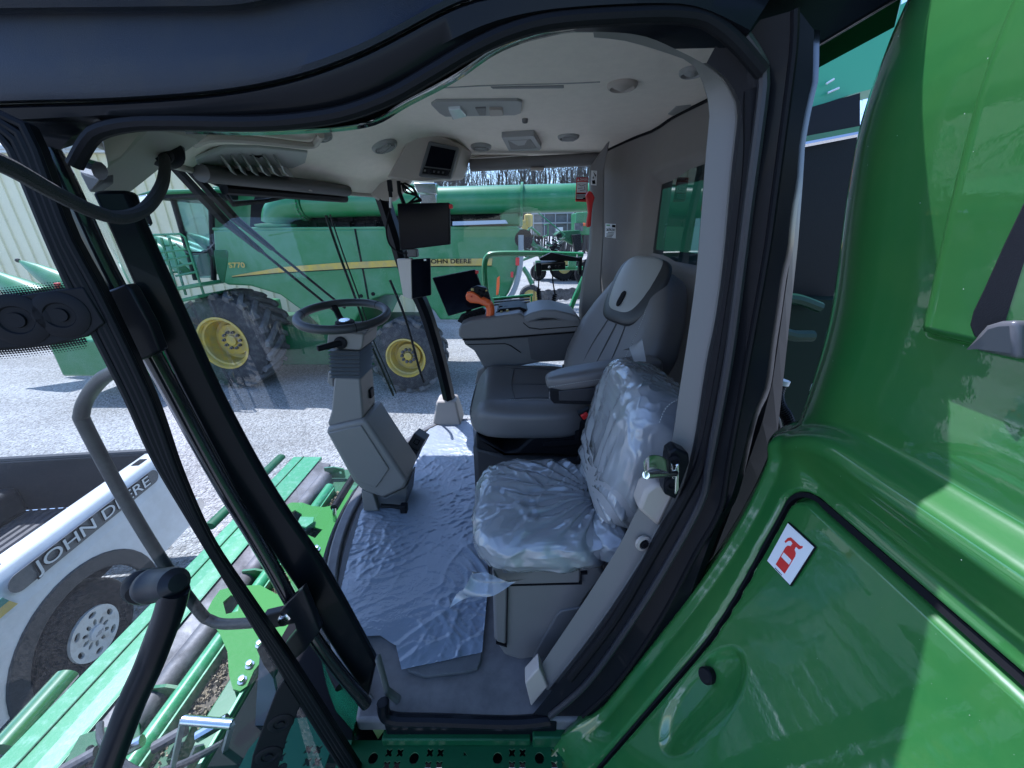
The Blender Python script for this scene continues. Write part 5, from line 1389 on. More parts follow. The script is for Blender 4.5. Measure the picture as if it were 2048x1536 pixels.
fbox(-1.5, -.7, .2, 1.2, -1.95, -1.80, 'lower_tray', INK, 0)
# bright step hoop and grey guard plate by the deck
sh = tr([(340, 1560), (366, 1440), (464, 1448), (432, 1560)], Y=.66)
MB().tube([sh[0], sh[1]], .009, 4).build('step_hoop', mat('satin_alloy', (.62, .64, .68), .3, metal=.9), cb)
MB().tube([sh[1], sh[2]], .0125, 12).build('step_hoop', ZINC, cb)
MB().tube([sh[2], sh[3]], .009, 4).build('step_hoop', mat('satin_alloy', (.62, .64, .68), .3, metal=.9), cb)
MB().prism(tr([(520, 1302), (544, 1345), (552, 1385), (522, 1465), (508, 1496), (513, 1400)], Y=.72), (0, .01, 0)).build('guard_plate', mat('grey_guard', (.11, .12, .15), .6, spec=.3), cb, smooth=0)
MB().prism(tr([(513, 1300), (520, 1292), (530, 1296), (552, 1340), (548, 1360), (526, 1330)], Y=.70), (0, .02, 0)).build('guard_hook', BLACKP, cb, bevel=.002)
MB().box(V(-.62, .95, -1.62), (.5, .7, .4)).build('under_cab', INK, cb, smooth=0)

# wipers outside the windscreen
wp_ = bpy.data.objects.new('wiper', None); COL.objects.link(wp_); wp_.parent = cb; wp_.location = V(-.9, 1.4, EZ - .2) - cb.location
for a in ([(351, 336), (448, 441), (522, 502), (640, 598), (676, 628)], [(379, 338), (470, 437), (545, 498), (650, 584), (690, 616)]):
    P = [onws(u, v, -.04) for u, v in a]
    MB().tube([P[0], P[1]], [.022, .024], 6, flat=.5).build('wiper_arm', BLACKM, wp_)
    MB().tube([P[1], P[2]], [.021, .014], 6, flat=.6).build('wiper_arm', BLACKM, wp_)
    MB().tube([P[2], P[3], P[4]], .006, 6).build('wiper_rod', BLACKM, wp_)
B = [onws(u, v, -.02) for u, v in ((652, 431), (680, 513), (711, 597), (737, 676), (762, 734), (787, 791))]
MB().tube(spline(B, 4), .011, 6, flat=.5).build('wiper_blade', RUBBER, wp_)
MB().tube(spline([p + V(.012, .02, .005) for p in B], 4), .004, 5).build('blade_spine', BLACKM, wp_)
P = [onws(u, v, -.05) for u, v in ((395, 350), (442, 372), (466, 408), (530, 402), (629, 383))]
MB().tube([P[0], P[1], P[2]], .008, 6).build('upper_wiper_arm', BLACKM, wp_)
MB().tube([P[2], P[3], P[4]], [.011, .009, .003], 6).build('upper_wiper_blade', BLACKM, wp_)
# mirror and rail on the far side
mr = MB().prism(tr([(826, 366), (872, 366), (872, 388), (835, 386)], Y=2.75), (0, .06, 0)).build('mirror', ZINC, cb, bevel=.004)
MB().prism(tr([(838, 388), (872, 388), (874, 440), (845, 440)], Y=2.78), (0, .05, 0)).build('mirror_glass', ZINC, mr, bevel=.004)
RAILG = mat('rail_green', (.02, .22, .06), .35, coat=.4)
rail = MB().tube(spline(tr([(975, 612), (970, 560), (969, 532), (974, 514), (990, 508), (1040, 507), (1100, 508), (1166, 510)], Y=2.62), 5), .0185, 10).build('side_rail', RAILG, cb)
MB().tube(tr([(1168, 555), (1150, 595), (1128, 650)], Y=2.62), .018, 10).build('side_rail', RAILG, cb)
sd = [V(.0, 2.5, -.82)]
MB().strip(tr([(985, 596), (1066, 588)], Y=3.0), tr([(985, 600), (1066, 592)], Y=3.0), (0, .02, 0)).build('step_frame', RAILG, cb)
for k in range(6):
    MB().prism(tr([(988, 598 + k * 5.4), (1060, 592 + k * 5.4), (1060, 594.4 + k * 5.4), (988, 600.8 + k * 5.4)], Y=3.0 - k * .08), (0, .05, 0)).build('step_tread', BLACKM, cb, smooth=0)
MB().tube(tr([(1063, 592), (1063, 628)], Y=2.9), .008, 6).build('step_post', RAILG, cb)
# ================================================================== inside the cab
def sgn(c, e): return (abs(c) ** e) * (1 if c >= 0 else -1)
def cushion(o, ex, ey, ez, sx, sy, sz, e1=.35, e2=.35, nu=72, nv=40, fn=None):
    """rounded pad; fn bends local unit coordinates before scaling"""
    o = Vector(o); ex = Vector(ex).normalized(); ey = Vector(ey).normalized(); ez = Vector(ez).normalized()
    def S(u, v):
        x = sgn(cos(v), e1) * sgn(cos(u), e2); y = sgn(cos(v), e1) * sgn(sin(u), e2); z = sgn(sin(v), e1)
        d = 0
        if fn: x, y, z = fn(x, y, z)
        return o + ex * (x * sx) + ey * (y * sy) + ez * (z * sz)
    R = []
    for j in range(nv + 1):
        v = -pi / 2 + pi * j / nv
        v = max(min(v, pi / 2 - 1e-3), -pi / 2 + 1e-3)
        R.append([S(2 * pi * i / nu, v) for i in range(nu)])
    m = MB(); m.rings(R); m.S = S
    return m
def part(name, loc, label=None, parent=None):
    o = bpy.data.objects.new(name, None); COL.objects.link(o); o.parent = parent or cb
    o.location = Vector(loc) + V(0, 0, EZ) - cb.location
    if label: o['label'] = label
    return o

# ---------------------------------------------------------------- steering column
sc_ = part('steering_column', (-.6, 1.5, FLZ))
CY = 1.42
def face(px, y0, dep, name, m, bevel=.006, par=None, seg=2): return MB().prism(tr(px, Y=y0), (0, dep, 0)).build(name, m, par or sc_, bevel=bevel, seg=seg)
PLG = mat('column_grey', (.205, .188, .175), .5, bump=.35, bscale=800, bdist=.0006)
PLD = mat('column_dark_grey', (.10, .10, .103), .5, bump=.35, bscale=800, bdist=.0006)
face([(655, 668), (658, 662), (727, 668), (728, 672), (725, 696), (719, 701), (664, 698), (653, 690)], CY, .16, 'column_head', PLG, .006)
face([(657, 662), (664, 659), (735, 661), (729, 670), (720, 670), (660, 667)], CY + .01, .15, 'head_cap', PLD, .004)
# rubber bellows
rg = []
for k in range(15):
    t = k / 14; w = 0 if k % 2 else .009
    a = at(663 + 3 * t, 700 + 54 * t, Y=CY + .01); b = at(718 + 2 * t, 701 + 56 * t, Y=CY + .01)
    z = a.z
    rg.append([V(a.x - w, CY + .005 - w, z), V(b.x + w, CY + .005 - w, z), V(b.x + w, CY + .145 + w, z), V(a.x - w, CY + .145 + w, z)])
MB().rings(rg).build('bellows', mat('bellows_rubber', (.075, .077, .082), .5), sc_, smooth=10)
face([(668, 754), (720, 757), (727, 834), (723, 839), (690, 846), (658, 854), (655, 846), (662, 824)], CY, .15, 'column_shaft', PLG, .008)
face([(655, 744), (665, 742), (668, 775), (660, 772), (654, 765)], CY + .08, .06, 'side_pod', PLG, .006)
MB().box(at(739, 785, Y=CY + .10) + V(.008, 0, 0), (.012, .04, .04)).build('release_button', BLACKM, sc_, bevel=.003)
low = [(653, 856), (690, 847), (726, 839), (733, 843), (815, 963), (808, 977), (767, 997), (732, 985), (720, 978), (706, 964), (652, 866)]
MB().prism(tr(low, Y=CY - .02), (0, .20, 0)).build('column_cowl', PLG, sc_, bevel=.014, seg=3)
face([(656, 866), (722, 851), (778, 938), (762, 962), (752, 976), (712, 960)], CY - .026, .01, 'cowl_facet', PLG, .004)
face([(722, 980), (746, 988), (757, 1022), (727, 1022)], CY - .005, .15, 'column_foot', PLG, .004)
face([(746, 985), (770, 996), (808, 976), (816, 968), (812, 1010), (800, 1022), (757, 1022)], CY + .02, .15, 'foot_cover', PLD, .006)
MB().tube(tr([(762, 1011), (790, 1013), (814, 1016)], Y=CY - .04), .009, 8).build('foot_lever', BLACKM, sc_)
MB().box(at(808, 1016, Y=CY - .04), (.03, .03, .04)).build('lever_pad', BLACKM, sc_, bevel=.004)
for q in ([(828, 866), (850, 880), (838, 903), (814, 889)], [(812, 890), (836, 904), (826, 928), (800, 912)]):
    p_ = MB().prism(tr(q, Y=CY + .26), (.01, .075, -.01)).build('pedal', mat('pedal_rubber', (.03, .03, .034), .5), sc_, bevel=.004)
    c = [sum((a for a, _ in q)) / 4, sum((b for _, b in q)) / 4]
    MB().tube([at(c[0] + dx, c[1] + dy, Y=CY + .256) for dx, dy in ((-6, 1), (2, 6), (7, -3), (-1, -7))], .0025, 5, loop=True).build('pedal_print', INK, p_)
# wheel
wc_ = at(687, 630, Y=1.50)
wn_ = V(.03, -.13, 1).normalized()
wx_, wy_, _ = frame(wn_)
WR = .163
circle = [wc_ + wx_ * (WR * cos(2 * pi * k / 64)) + wy_ * (WR * sin(2 * pi * k / 64)) for k in range(64)]
sw = MB().tube(circle, .0165, 14, loop=True).build('steering_wheel', mat('wheel_grip', (.028, .028, .031), .5, bump=.4, bscale=500, bdist=.0008), sc_, smooth=180)
hubc = wc_ - wn_ * .045
MB().lathe(hubc, wn_, [(.035, -.02), (.04, .0), (.036, .018), (.02, .024), (0, .024)], 28).build('hub', BLACKM, sw)
MB().lathe(hubc + wn_ * .021, wn_, [(.022, 0), (.020, .005), (0, .005)], 24).build('hub_badge', ZINC, sw)
for a in (90, 215, 325):
    d = wx_ * cos(radians(a)) + wy_ * sin(radians(a))
    MB().tube([hubc + d * .02 + wn_ * .005, hubc + d * .09 + wn_ * .012, wc_ + d * (WR - .006)], [.019, .013, .012], 8, flat=.5).build('spoke', BLACKM, sw)
MB().lathe(wc_ - wn_ * .10, wn_, [(.035, -.02), (.045, .0), (.045, .03), (.03, .06), (0, .06)], 24).build('boss', BLACKM, sc_)
for a in (35, 145, 265):
    d = wx_ * cos(radians(a)) + wy_ * sin(radians(a)); tg = wn_.cross(d)
    MB().tube([wc_ + d * WR - tg * .0012, wc_ + d * WR + tg * .0012], .0172, 16).build('grip_seam', INK, sw)
st0 = at(681, 686, Y=CY - .005); st1 = at(634, 698, Y=CY - .06)
MB().lathe(st0, (0, -1, 0), [(.024, -.005), (.024, .003), (.017, .006), (0, .006)], 24).build('stalk_boss', BLACKM, sc_)
MB().tube([st0, st0.lerp(st1, .3), st0.lerp(st1, .97), st1], [.013, .0125, .0105, .006], 14).build('stalk', BLACKM, sc_)

# ---------------------------------------------------------------- driver's seat
ds = part('driver_seat', (.1, 1.5, FLZ), 'grey leather driver seat with a pale headrest insert')
so = V(.445, 1.5, -.385); RZ = Matrix.Rotation(radians(20), 3, 'Z'); ez = RZ @ V(.454, 0, .891); ex = RZ @ V(-.891, 0, .454); ey = RZ @ V(0, 1, 0)
def bfn(x, y, z):
    w = 1.0 - .40 * sstep(-.1, 1.0, z) - .06 * sstep(-.4, -1, z)
    y2 = y * w
    if x > 0:
        x = x * (1 - .28 * (1 - min(1, abs(y2) / .72) ** 2) * (1 - sstep(.25, .6, z)) )     # hollow between bolsters
        x += .10 * sstep(.5, .9, z) * .5
    else:
        x *= 1.1
    return x, y2, z
bk = cushion(so, ex, ey, ez, .080, .265, .275, .42, .5, fn=bfn)
bko = bk.build('backrest', LEATHER, ds, smooth=180)
def on_back(yf, zf, off=.004):
    """point on the front of the backrest"""
    best = None
    for i in range(-30, 31):
        u = i / 30 * 1.3
        for j in range(-24, 25):
            v = j / 24 * 1.4
            p = bk.S(u, v); q = p - so
            d = (q.dot(ey) / .265 - yf) ** 2 + (q.dot(ez) / .275 - zf) ** 2
            if best is None or d < best[0]: best = (d, p)
    return best[1] + ex * off
def seam(pts, name, r=.0028, m=INK):
    MB().tube(spline([on_back(a, b, .0005) for a, b in pts], 4), r, 6).build(name, m, bko)
SEAM = mat('dark_seam_piping', (.05, .05, .052), .6)  # dark grey tubes laid along the seat seams
seam([(0, -.85), (0, -.3), (.0, .25)], 'seam', .003, SEAM)
seam([(-.30, -.85), (-.26, -.2), (-.16, .3)], 'seam', .0024, SEAM)
seam([(.30, -.85), (.26, -.2), (.16, .3)], 'seam', .0024, SEAM)
THR = mat('pale_thread', (.42, .42, .41), .7)
def stitches(P, par, n=60, r=.0011):
    Q = resample(spline(P, 6), n * 2); m = MB()
    for k in range(0, 2 * n - 1, 2): m.tube([Q[k], Q[k].lerp(Q[k + 1], .9)], r, 4)
    o = m.build('stitching', THR, par, smooth=0); o['kind'] = 'stuff'
stitches([on_back(-.58, -.85, .001), on_back(-.58, -.3, .001), on_back(-.50, .2, .001), on_back(-.40, .6, .001)], bko)
# headrest: black surround and pale insert wrapped over the top
def hfn(w):
    def f(x, y, z):
        y2 = y * (1 - .18 * sstep(.2, -1, z))
        if x < 0: x *= .3
        return x - .10 * y * y * 2.0, y2, z
    return f
hso = so + ez * .165 + ex * .060
hb1 = cushion(hso, ex, ey, ez, .026, .150, .135, .5, .6, fn=hfn(1)).build('headrest_surround', mat('black_leather', (.022, .023, .026), .42, bump=.3, bscale=450, bdist=.0008), ds, smooth=180)
hb2 = cushion(hso + ez * .018 + ex * .006, ex, ey, ez, .026, .122, .118, .5, .6, fn=hfn(1)).build('headrest', LEATHER_L, ds, smooth=180)
tg_ = hso + ez * -.045 + ex * .032
MB().prism([tg_ + ey * (.014 * cos(a)) + ez * (.020 * sin(a) + .012 * (1 if sin(a) > 0 else -1)) for a in [2 * pi * k / 20 for k in range(20)]], ex * .004).build('headrest_badge', INK, hb2, bevel=.001)
# cushion
def cfn(x, y, z):
    if z > 0:
        z = z * (1 - .22 * (1 - min(1, abs(y) / .7) ** 2))
        z += .10 * sstep(-.2, -.9, x) * (1 - sstep(-.9, -1.0, x))
        if x < -.6: z -= .5 * (sstep(-.6, -1.0, x)) ** 2
    return x, y * (1 - .05 * sstep(.2, 1, x)), z
ck = cushion((.075, 1.52, -.66), (1, 0, 0), (0, 1, 0), (0, 0, 1), .245, .275, .075, .45, .45, fn=cfn)
cko = ck.build('seat_cushion', LEATHER, ds, smooth=180)
def on_c(xf, yf, off=.001):
    best = None
    for i in range(73):
        for j in range(20, 41):
            p = ck.S(2 * pi * i / 72, -pi / 2 + pi * j / 40)
            d = ((p.x - .075) / .245 - xf) ** 2 + ((p.y - 1.52) / .275 - yf) ** 2
            if best is None or d < best[0]: best = (d, p)
    return best[1] + V(0, 0, off)
for P in ([(-.95, -.60), (-.3, -.62), (.6, -.6), (.9, -.58)], [(-.95, .6), (-.3, .62), (.6, .6), (.9, .58)], [(-.25, -.6), (-.2, 0), (-.25, .6)], [(-.22, .0), (.3, .0), (.9, .0)]):
    MB().tube(spline([on_c(a, b, .0005) for a, b in P], 5), .0024, 6).build('seam', SEAM, cko)
stitches([on_c(-.8, -.70), on_c(-.3, -.72), (on_c(.3, -.72)), on_c(.85, -.7)], cko, 50)
# left bolster roll along the near edge, seat pan, belt
pan_ = MB().prism(tr([(952, 868), (1010, 905), (1035, 900), (1090, 850), (1190, 835), (1250, 860), (1270, 905), (1180, 915), (1100, 912), (1010, 912), (952, 900)], Y=1.27), (0, .46, 0)).build('seat_pan', BLACKM, ds, bevel=.012, seg=3)
MB().prism(tr([(1086, 884), (1150, 880), (1151, 890), (1087, 894)], Y=1.262), (0, .01, 0)).build('adjuster_slot', INK, pan_, bevel=.002)
MB().prism(tr([(1150, 862), (1160, 861), (1160, 888), (1150, 890)], Y=1.262), (0, .01, 0)).build('adjuster_slot', INK, pan_, bevel=.002)
MB().lathe(at(1178, 887, Y=1.262), (0, -1, 0), [(.016, -.004), (.016, .008), (.009, .012), (0, .012)], 18).build('adjuster_knob', BLACKM, pan_)
MB().prism(tr([(945, 890), (1012, 910), (1120, 915), (1230, 910), (1230, 1060), (1000, 1060), (950, 985)], Y=1.30), (0, .40, 0)).build('suspension', mat('suspension_black', (.02, .021, .026), .6), ds, bevel=.02)
MB().prism(tr([(1155, 828), (1180, 818), (1190, 840), (1200, 852), (1170, 850)], Y=1.23), (0, .03, 0)).build('belt_buckle', BLACKM, ds, bevel=.004)
MB().prism(tr([(1161, 832), (1174, 825), (1179, 833), (1168, 841)], Y=1.222), (0, .02, 0)).build('buckle_button', RED, ds, bevel=.003)
# left armrest
ar = cushion((.300, 1.20, -.432), (.985, 0, .17), (0, 1, 0), (-.17, 0, .985), .190, .052, .030, .5, .45, fn=lambda x, y, z: (x, y * (1 - .15 * sstep(-.5, -1, x)), z)).build('armrest', LEATHER, ds, smooth=180)
stitches([V(.12, 1.146, -.462), V(.25, 1.146, -.440), V(.47, 1.146, -.405)], ar, 50)
MB().prism(tr([(1100, 778), (1128, 776), (1130, 771), (1146, 770), (1148, 774), (1255, 764), (1255, 800), (1225, 812), (1108, 808), (1101, 800)], Y=1.16), (0, .08, 0)).build('armrest_box', BLACKM, ds, bevel=.006)
MB().prism(tr([(1118, 782), (1220, 772), (1216, 803), (1118, 802)], Y=1.157), (0, .005, 0)).build('armrest_panel', mat('navy_black_panel', (.016, .017, .022), .5), ds, bevel=.003)
for v in (786, 795): MB().lathe(at(1101, v, Y=1.18), (-1, 0, 0), [(.008, -.004), (.008, .004), (0, .006)], 12).build('screw', STEEL, ds)
MB().prism(tr([(955, 742), (968, 735), (975, 738), (962, 760), (950, 770)], Y=1.78), (0, .04, 0)).build('seat_side_clip', TRIML, ds, bevel=.004)
for k in range(3): MB().tube(spline(tr([(1125, 730 + 3 * k), (1145, 735 + 2 * k), (1160, 728 + k)], Y=1.72), 5), .005, 6).build('seat_cable', INK, ds)

# ---------------------------------------------------------------- right armrest console
cs = part('armrest_console', (.05, 1.9, -.7), 'dark grey control console along the right of the driver seat')
face([(917, 660), (921, 650), (938, 642), (1000, 632), (1040, 626), (1060, 642), (1100, 640), (1158, 636), (1163, 642), (1161, 664), (1060, 672), (985, 678), (925, 680), (917, 672)], 1.76, .30, 'console_top', DTRIM, .012, cs, 3)
face([(925, 680), (985, 678), (1060, 672), (1161, 664), (1158, 715), (1140, 722), (1080, 725), (1010, 738), (968, 736), (948, 702), (930, 690)], 1.77, .26, 'console_body', PLD, .010, cs, 3)
MB().rings([[at(u, v, Y=1.76), at(u, v, Y=1.76) + V(.0, .29, .0), at(u, v, Y=1.76) + V(0, .29, -.03), at(u, v + 18, Y=1.76)] for u, v in ((1046, 634), (1062, 626), (1085, 620), (1110, 620), (1140, 627), (1160, 634))]).build('console_lid', mat('blue_grey_lid', (.17, .17, .175), .45, bump=.3, bscale=800, bdist=.0006), cs, bevel=.010, seg=3)
MB().strip(tr([(1046, 645), (1058, 655), (1080, 658), (1160, 652)], Y=1.755), tr([(1046, 646.2), (1058, 656.4), (1080, 659.4), (1160, 653.2)], Y=1.755), (0, .01, 0)).build('lid_gap', INK, cs, smooth=0)
MB().strip(tr([(925, 679), (985, 677), (1060, 671), (1161, 663)], Y=1.752), tr([(925, 681), (985, 679), (1060, 673), (1161, 665)], Y=1.752), (0, .02, 0)).build('console_seam', INK, cs, smooth=0)
MB().prism(tr([(1055, 674), (1160, 664), (1158, 714), (1140, 720), (1080, 722), (1062, 718)], Y=1.766), (0, .004, 0)).build('console_side', mat('navy_grey_panel', (.055, .056, .062), .5, bump=.3, bscale=800, bdist=.0006), cs, smooth=0)
MB().strip(tr([(935, 689), (1010, 687), (1022, 691), (1042, 705)], Y=1.764), tr([(935, 690), (1010, 688.2), (1021, 692.2), (1041, 706)], Y=1.764), (0, .004, 0)).build('panel_line', INK, cs, smooth=0)
m = [V(.0, 1.80, -.415), V(.12, 1.80, -.355)]
kp = MB().prism([at(u, v, Y=1.86) for u, v in ((985, 633), (1000, 618), (1040, 614), (1060, 622), (1046, 634))], (0, .2, .0)).build('key_panel', BLACKM, cs, bevel=.004)
for k in range(12):
    p = at(996 + 10 * (k % 5) + 3 * (k // 5), 628 - 6 * (k // 5), Y=1.86 + .03 * (k // 5)); MB().box(p + V(0, .01, .004), (.018, .03, .012)).build('key', [BLACKM, DTRIM, BLACKM, YELLOW][k % 4] if k in (3,) else BLACKM, kp, bevel=.002)
for u, v in ((1003, 625), (1015, 622)): MB().box(at(u, v, Y=1.85), (.012, .02, .016)).build('throttle_tab', YELLOW, kp, bevel=.002)
MB().strip(tr([(1008, 634), (1030, 622), (1040, 622)], Y=1.83), tr([(1014, 636), (1036, 624), (1046, 624)], Y=1.83), (0, .01, 0)).build('pale_slider', TRIML, kp, bevel=.002)
# key pad under the display
kb_ = MB().prism(tr([(914, 643), (922, 630), (965, 616), (972, 622), (968, 632), (925, 648)], Y=1.86), (0, .03, 0)).build('button_pad', BLACKM, cs, bevel=.004)
for r0 in range(2):
    for k in range(6): MB().box(at(930 + 7 * k - r0, 632 - 2.3 * k + 5 * r0, Y=1.855), (.013, .008, .010)).build('button', INK, kb_, bevel=.002)
# joystick
js = MB().tube(spline([at(u, v, Y=y) for u, v, y in ((976, 656, 1.83), (979, 640, 1.82), (981, 618, 1.82), (975, 606, 1.82), (962, 600, 1.82))], 6), [.013, .016, .020, .021, .020] + [.020] * 20, 14).build('joystick', ORANGE, cs)
js.data.materials.clear(); js.data.materials.append(ORANGE)
MB().tube([at(974, 660, Y=1.83), at(977, 646, Y=1.82)], [.020, .013], 12).build('joystick_boot', BLACKM, js)
MB().prism(tr([(931, 592), (934, 584), (944, 583), (956, 590), (966, 600), (984, 606), (984, 612), (972, 614), (958, 608), (940, 606), (932, 600)], Y=1.80), (0, .05, 0)).build('joystick_palm', ORANGE, js, bevel=.010, seg=3)
jh = MB().prism(tr([(935, 583), (942, 577), (954, 572), (972, 576), (978, 590), (984, 612), (986, 632), (983, 640), (982, 615), (974, 606), (962, 602), (954, 590), (944, 584)], Y=1.815), (0, .045, 0)).build('joystick_head', BLACKM, js, bevel=.007, seg=3)
for u, v in ((958, 581), (966, 584), (956, 588), (964, 592), (972, 592), (968, 600)): MB().ball(at(u, v, Y=1.813), (.008, .006, .007), 8).build('button', INK, jh)
MB().box(at(945, 579, Y=1.81), (.014, .01, .012)).build('switch', YELLOW, jh, bevel=.002)
MB().box(at(973, 581, Y=1.81), (.008, .008, .008)).build('switch', YELLOW, jh, bevel=.002)
MB().ball(at(943, 593, Y=1.797), .004, 8).build('trigger', RED, js)

# ---------------------------------------------------------------- displays (each its own thing)
def display(px, Y, dep, name, label, depth_vec=None):
    P = tr(px, Y=Y) if not isinstance(Y, (list, tuple)) else [at(u, v, Y=y) for (u, v), y in zip(px, Y)]
    dv = depth_vec or V(0, dep, 0)
    o = MB().prism(P, dv).build(name, BLACKM, bevel=.005)
    c = sum(P, V(0, 0, 0)) / 4
    n = (P[1] - P[0]).cross(P[3] - P[0]).normalized()
    if n.dot(-c) < 0: n = -n
    Q = [c + (p - c) * .955 + n * .0015 for p in P]
    MB().prism(Q, -n * .001).build('screen', SCREEN, o, smooth=0)
    tag(o, label, 'display', 'screens mounted in the cab')
    return o
d1 = display([(794, 407), (899, 405), (900, 489), (800, 501)], [2.06, 2.10, 2.10, 2.06], .035, 'display', 'large dark screen hanging at the front post under its bundle of cables')
MB().box(at(902, 413, Y=2.10), (.018, .02, .02)).build('red_tab', RED, d1, bevel=.003)
d2 = display([(822, 519), (860, 516), (862, 591), (824, 598)], [2.04, 2.08, 2.08, 2.04], .02, 'display', 'small upright screen in a grey housing below the large screen')
MB().prism([at(u, v, Y=y) for u, v, y in ((793, 518, 2.10), (822, 517, 2.042), (824, 600, 2.042), (806, 593, 2.10))], (0, .05, 0)).build('housing', TRIM, d2, bevel=.005)
MB().box(at(850, 520, Y=2.05), (.012, .004, .008)).build('indicator', WHITE, d2, smooth=0)
d3 = display([(864, 556), (950, 539), (976, 610), (896, 633)], [1.93, 1.97, 1.93, 1.89], .03, 'display', 'large tilted screen standing on the console behind the orange joystick')
MB().box(at(954, 544, Y=1.97), (.016, .02, .016)).build('red_tab', RED, d3, bevel=.003)
MB().tube([at(935, 615, Y=1.95), at(945, 645, Y=1.98)], .015, 8).build('mount_arm', BLACKM, d3)
# arm, connectors and cable bundle over the large screen
mn = part('screen_mount', (-.55, 2.1, .1))
MB().tube(tr([(797, 362), (799, 385), (808, 408)], Y=2.12), .010, 8).build('mount_rod', BLACKM, mn)
MB().box(at(826, 506, Y=2.09), (.05, .05, .04)).build('mount_clamp', STEEL, mn, bevel=.006)
MB().tube(tr([(812, 500), (814, 520)], Y=2.10), .012, 8).build('mount_rod', BLACKM, mn)
MB().box(at(780, 372, Y=2.02), (.022, .02, .05)).build('connector', BLACKM, mn, bevel=.004)
MB().box(at(781, 388, Y=2.02), (.016, .016, .03)).build('connector', BLACKM, mn, bevel=.004)
MB().tube(tr([(781, 392), (781, 416)], Y=2.02), .006, 8).build('plug_sleeve', WHITE, mn)
MB().tube(spline(tr([(781, 416), (775, 440), (773, 465), (780, 490), (800, 505), (815, 506)], Y=2.03), 6), .0042, 8).build('screen_cable', INK, mn)
rc_ = random.Random(2)
for k in range(6):
    e = rc_.uniform(-5, 5)
    MB().tube(spline(tr([(800 + 2 * k, 366), (806 + 4 * k + e, 380 - e), (822 + 3 * k, 382 + 3 * k), (838 + e, 396 + e), (826 - 3 * k, 404 + k)], Y=2.13 + .008 * k), 6), .0042, 6).build('loop_cable', INK, mn)
# overhead display pod
pod = MB().prism([at(u, v, Y=y) for u, v, y in ((831, 251, 2.02), (860, 255, 2.05), (925, 292, 2.12), (905, 358, 2.12), (835, 362, 2.02), (772, 356, 2.06))], (.03, .22, .02)).build('overhead_pod', TRIM, hl, bevel=.012, seg=3)
PB = [at(u, v, Y=y) for u, v, y in ((857, 281, 1.985), (918, 294, 2.05), (901, 358, 2.05), (836, 352, 1.985))]
pb_ = MB().prism(PB, (0, .04, 0)).build('overhead_display', PLD, hl, bevel=.007)
c_ = sum(PB, V(0, 0, 0)) / 4
def pq(x, y, off): return PB[0] * (1 - x) * (1 - y) + PB[1] * x * (1 - y) + PB[2] * x * y + PB[3] * (1 - x) * y + V(0, -off, 0)
MB().prism([pq(.12, .12, .002), pq(.93, .12, .002), pq(.93, .70, .002), pq(.12, .70, .002)], (0, .002, 0)).build('screen', SCREEN, pb_, smooth=0)
MB().prism([pq(.10, .74, .002), pq(.93, .74, .002), pq(.93, .92, .002), pq(.10, .92, .002)], (0, .002, 0)).build('button_strip', INK, pb_, smooth=0)
for k in range(6):
    if k in (1, 5): MB().lathe(pq(.16 + .14 * k, .83, .002), (0, -1, 0), [(.011, 0), (.010, .012), (0, .012)], 16).build('knob', BLACKM, pb_)
    else: MB().prism([pq(.13 + .14 * k, .80, .003), pq(.19 + .14 * k, .80, .003), pq(.19 + .14 * k, .86, .003), pq(.13 + .14 * k, .86, .003)], (0, .002, 0)).build('button', TRIML if k == 0 else PLD, pb_, smooth=0)

# ---------------------------------------------------------------- two way radio by the side window
RY = 2.28
rdo = MB().prism(tr([(1083, 528), (1131, 524), (1131, 539), (1083, 541)], Y=RY), (0, .12, .01)).build('two_way_radio', BLACKM, bevel=.004)
tag(rdo, 'black two way radio hanging from its bracket in the side window with a coiled lead', 'radio')
for u in (1098, 1112, 1119): MB().lathe(at(u, 534 - (u - 1098) * .05, Y=RY), (0, -1, 0), [(.008, 0), (.007, .010), (0, .010)], 12).build('knob', ZINC if u == 1098 else BLACKM, rdo)
MB().prism(tr([(1071, 526), (1083, 526), (1084, 552), (1073, 553)], Y=RY - .05), (0, .04, 0)).build('microphone', BLACKM, rdo, bevel=.008, seg=3)
P = spline(tr([(1078, 553), (1077, 580), (1079, 600), (1086, 613), (1098, 615), (1106, 605), (1110, 588)], Y=RY - .03), 8)
co = []
L_ = resample(P, 160)
for k, p in enumerate(L_):
    d = (L_[min(k + 1, 159)] - L_[max(k - 1, 0)]).normalized(); x, y, _ = frame(d); a = k * 1.05
    rr_ = .0105 if k > 34 else .001
    co.append(p + x * (rr_ * cos(a)) + y * (rr_ * sin(a)))
MB().tube(co, .0042, 6).build('coiled_lead', INK, rdo)
MB().tube(spline(tr([(1098, 536), (1104, 545), (1106, 565), (1110, 588)], Y=RY - .03), 6), .0042, 6).build('lead', INK, rdo)
bk_ = MB().prism(tr([(1080, 516), (1102, 505), (1158, 516), (1163, 520), (1163, 523), (1080, 521)], Y=RY + .02), (0, .05, 0)).build('radio_bracket', BLACKM, cb, bevel=.002)
MB().prism(tr([(1159, 514), (1165, 514), (1163, 550), (1158, 550)], Y=RY + .03), (0, .06, 0)).build('bracket_leg', BLACKM, bk_, bevel=.002)
for u, v in ((1086, 513), (1115, 512), (1154, 511)): MB().lathe(at(u, v + 6, Y=RY + .04), (0, 0, 1), [(.008, 0), (.008, .006), (.004, .006), (.004, .022), (0, .022)], 8).build('bracket_bolt', ZINC, bk_)
MB().tube(tr([(1068, 524), (1068, 600), (1067, 640)], Y=RY + .06), .003, 6).build('window_latch_wire', STEEL, cb)

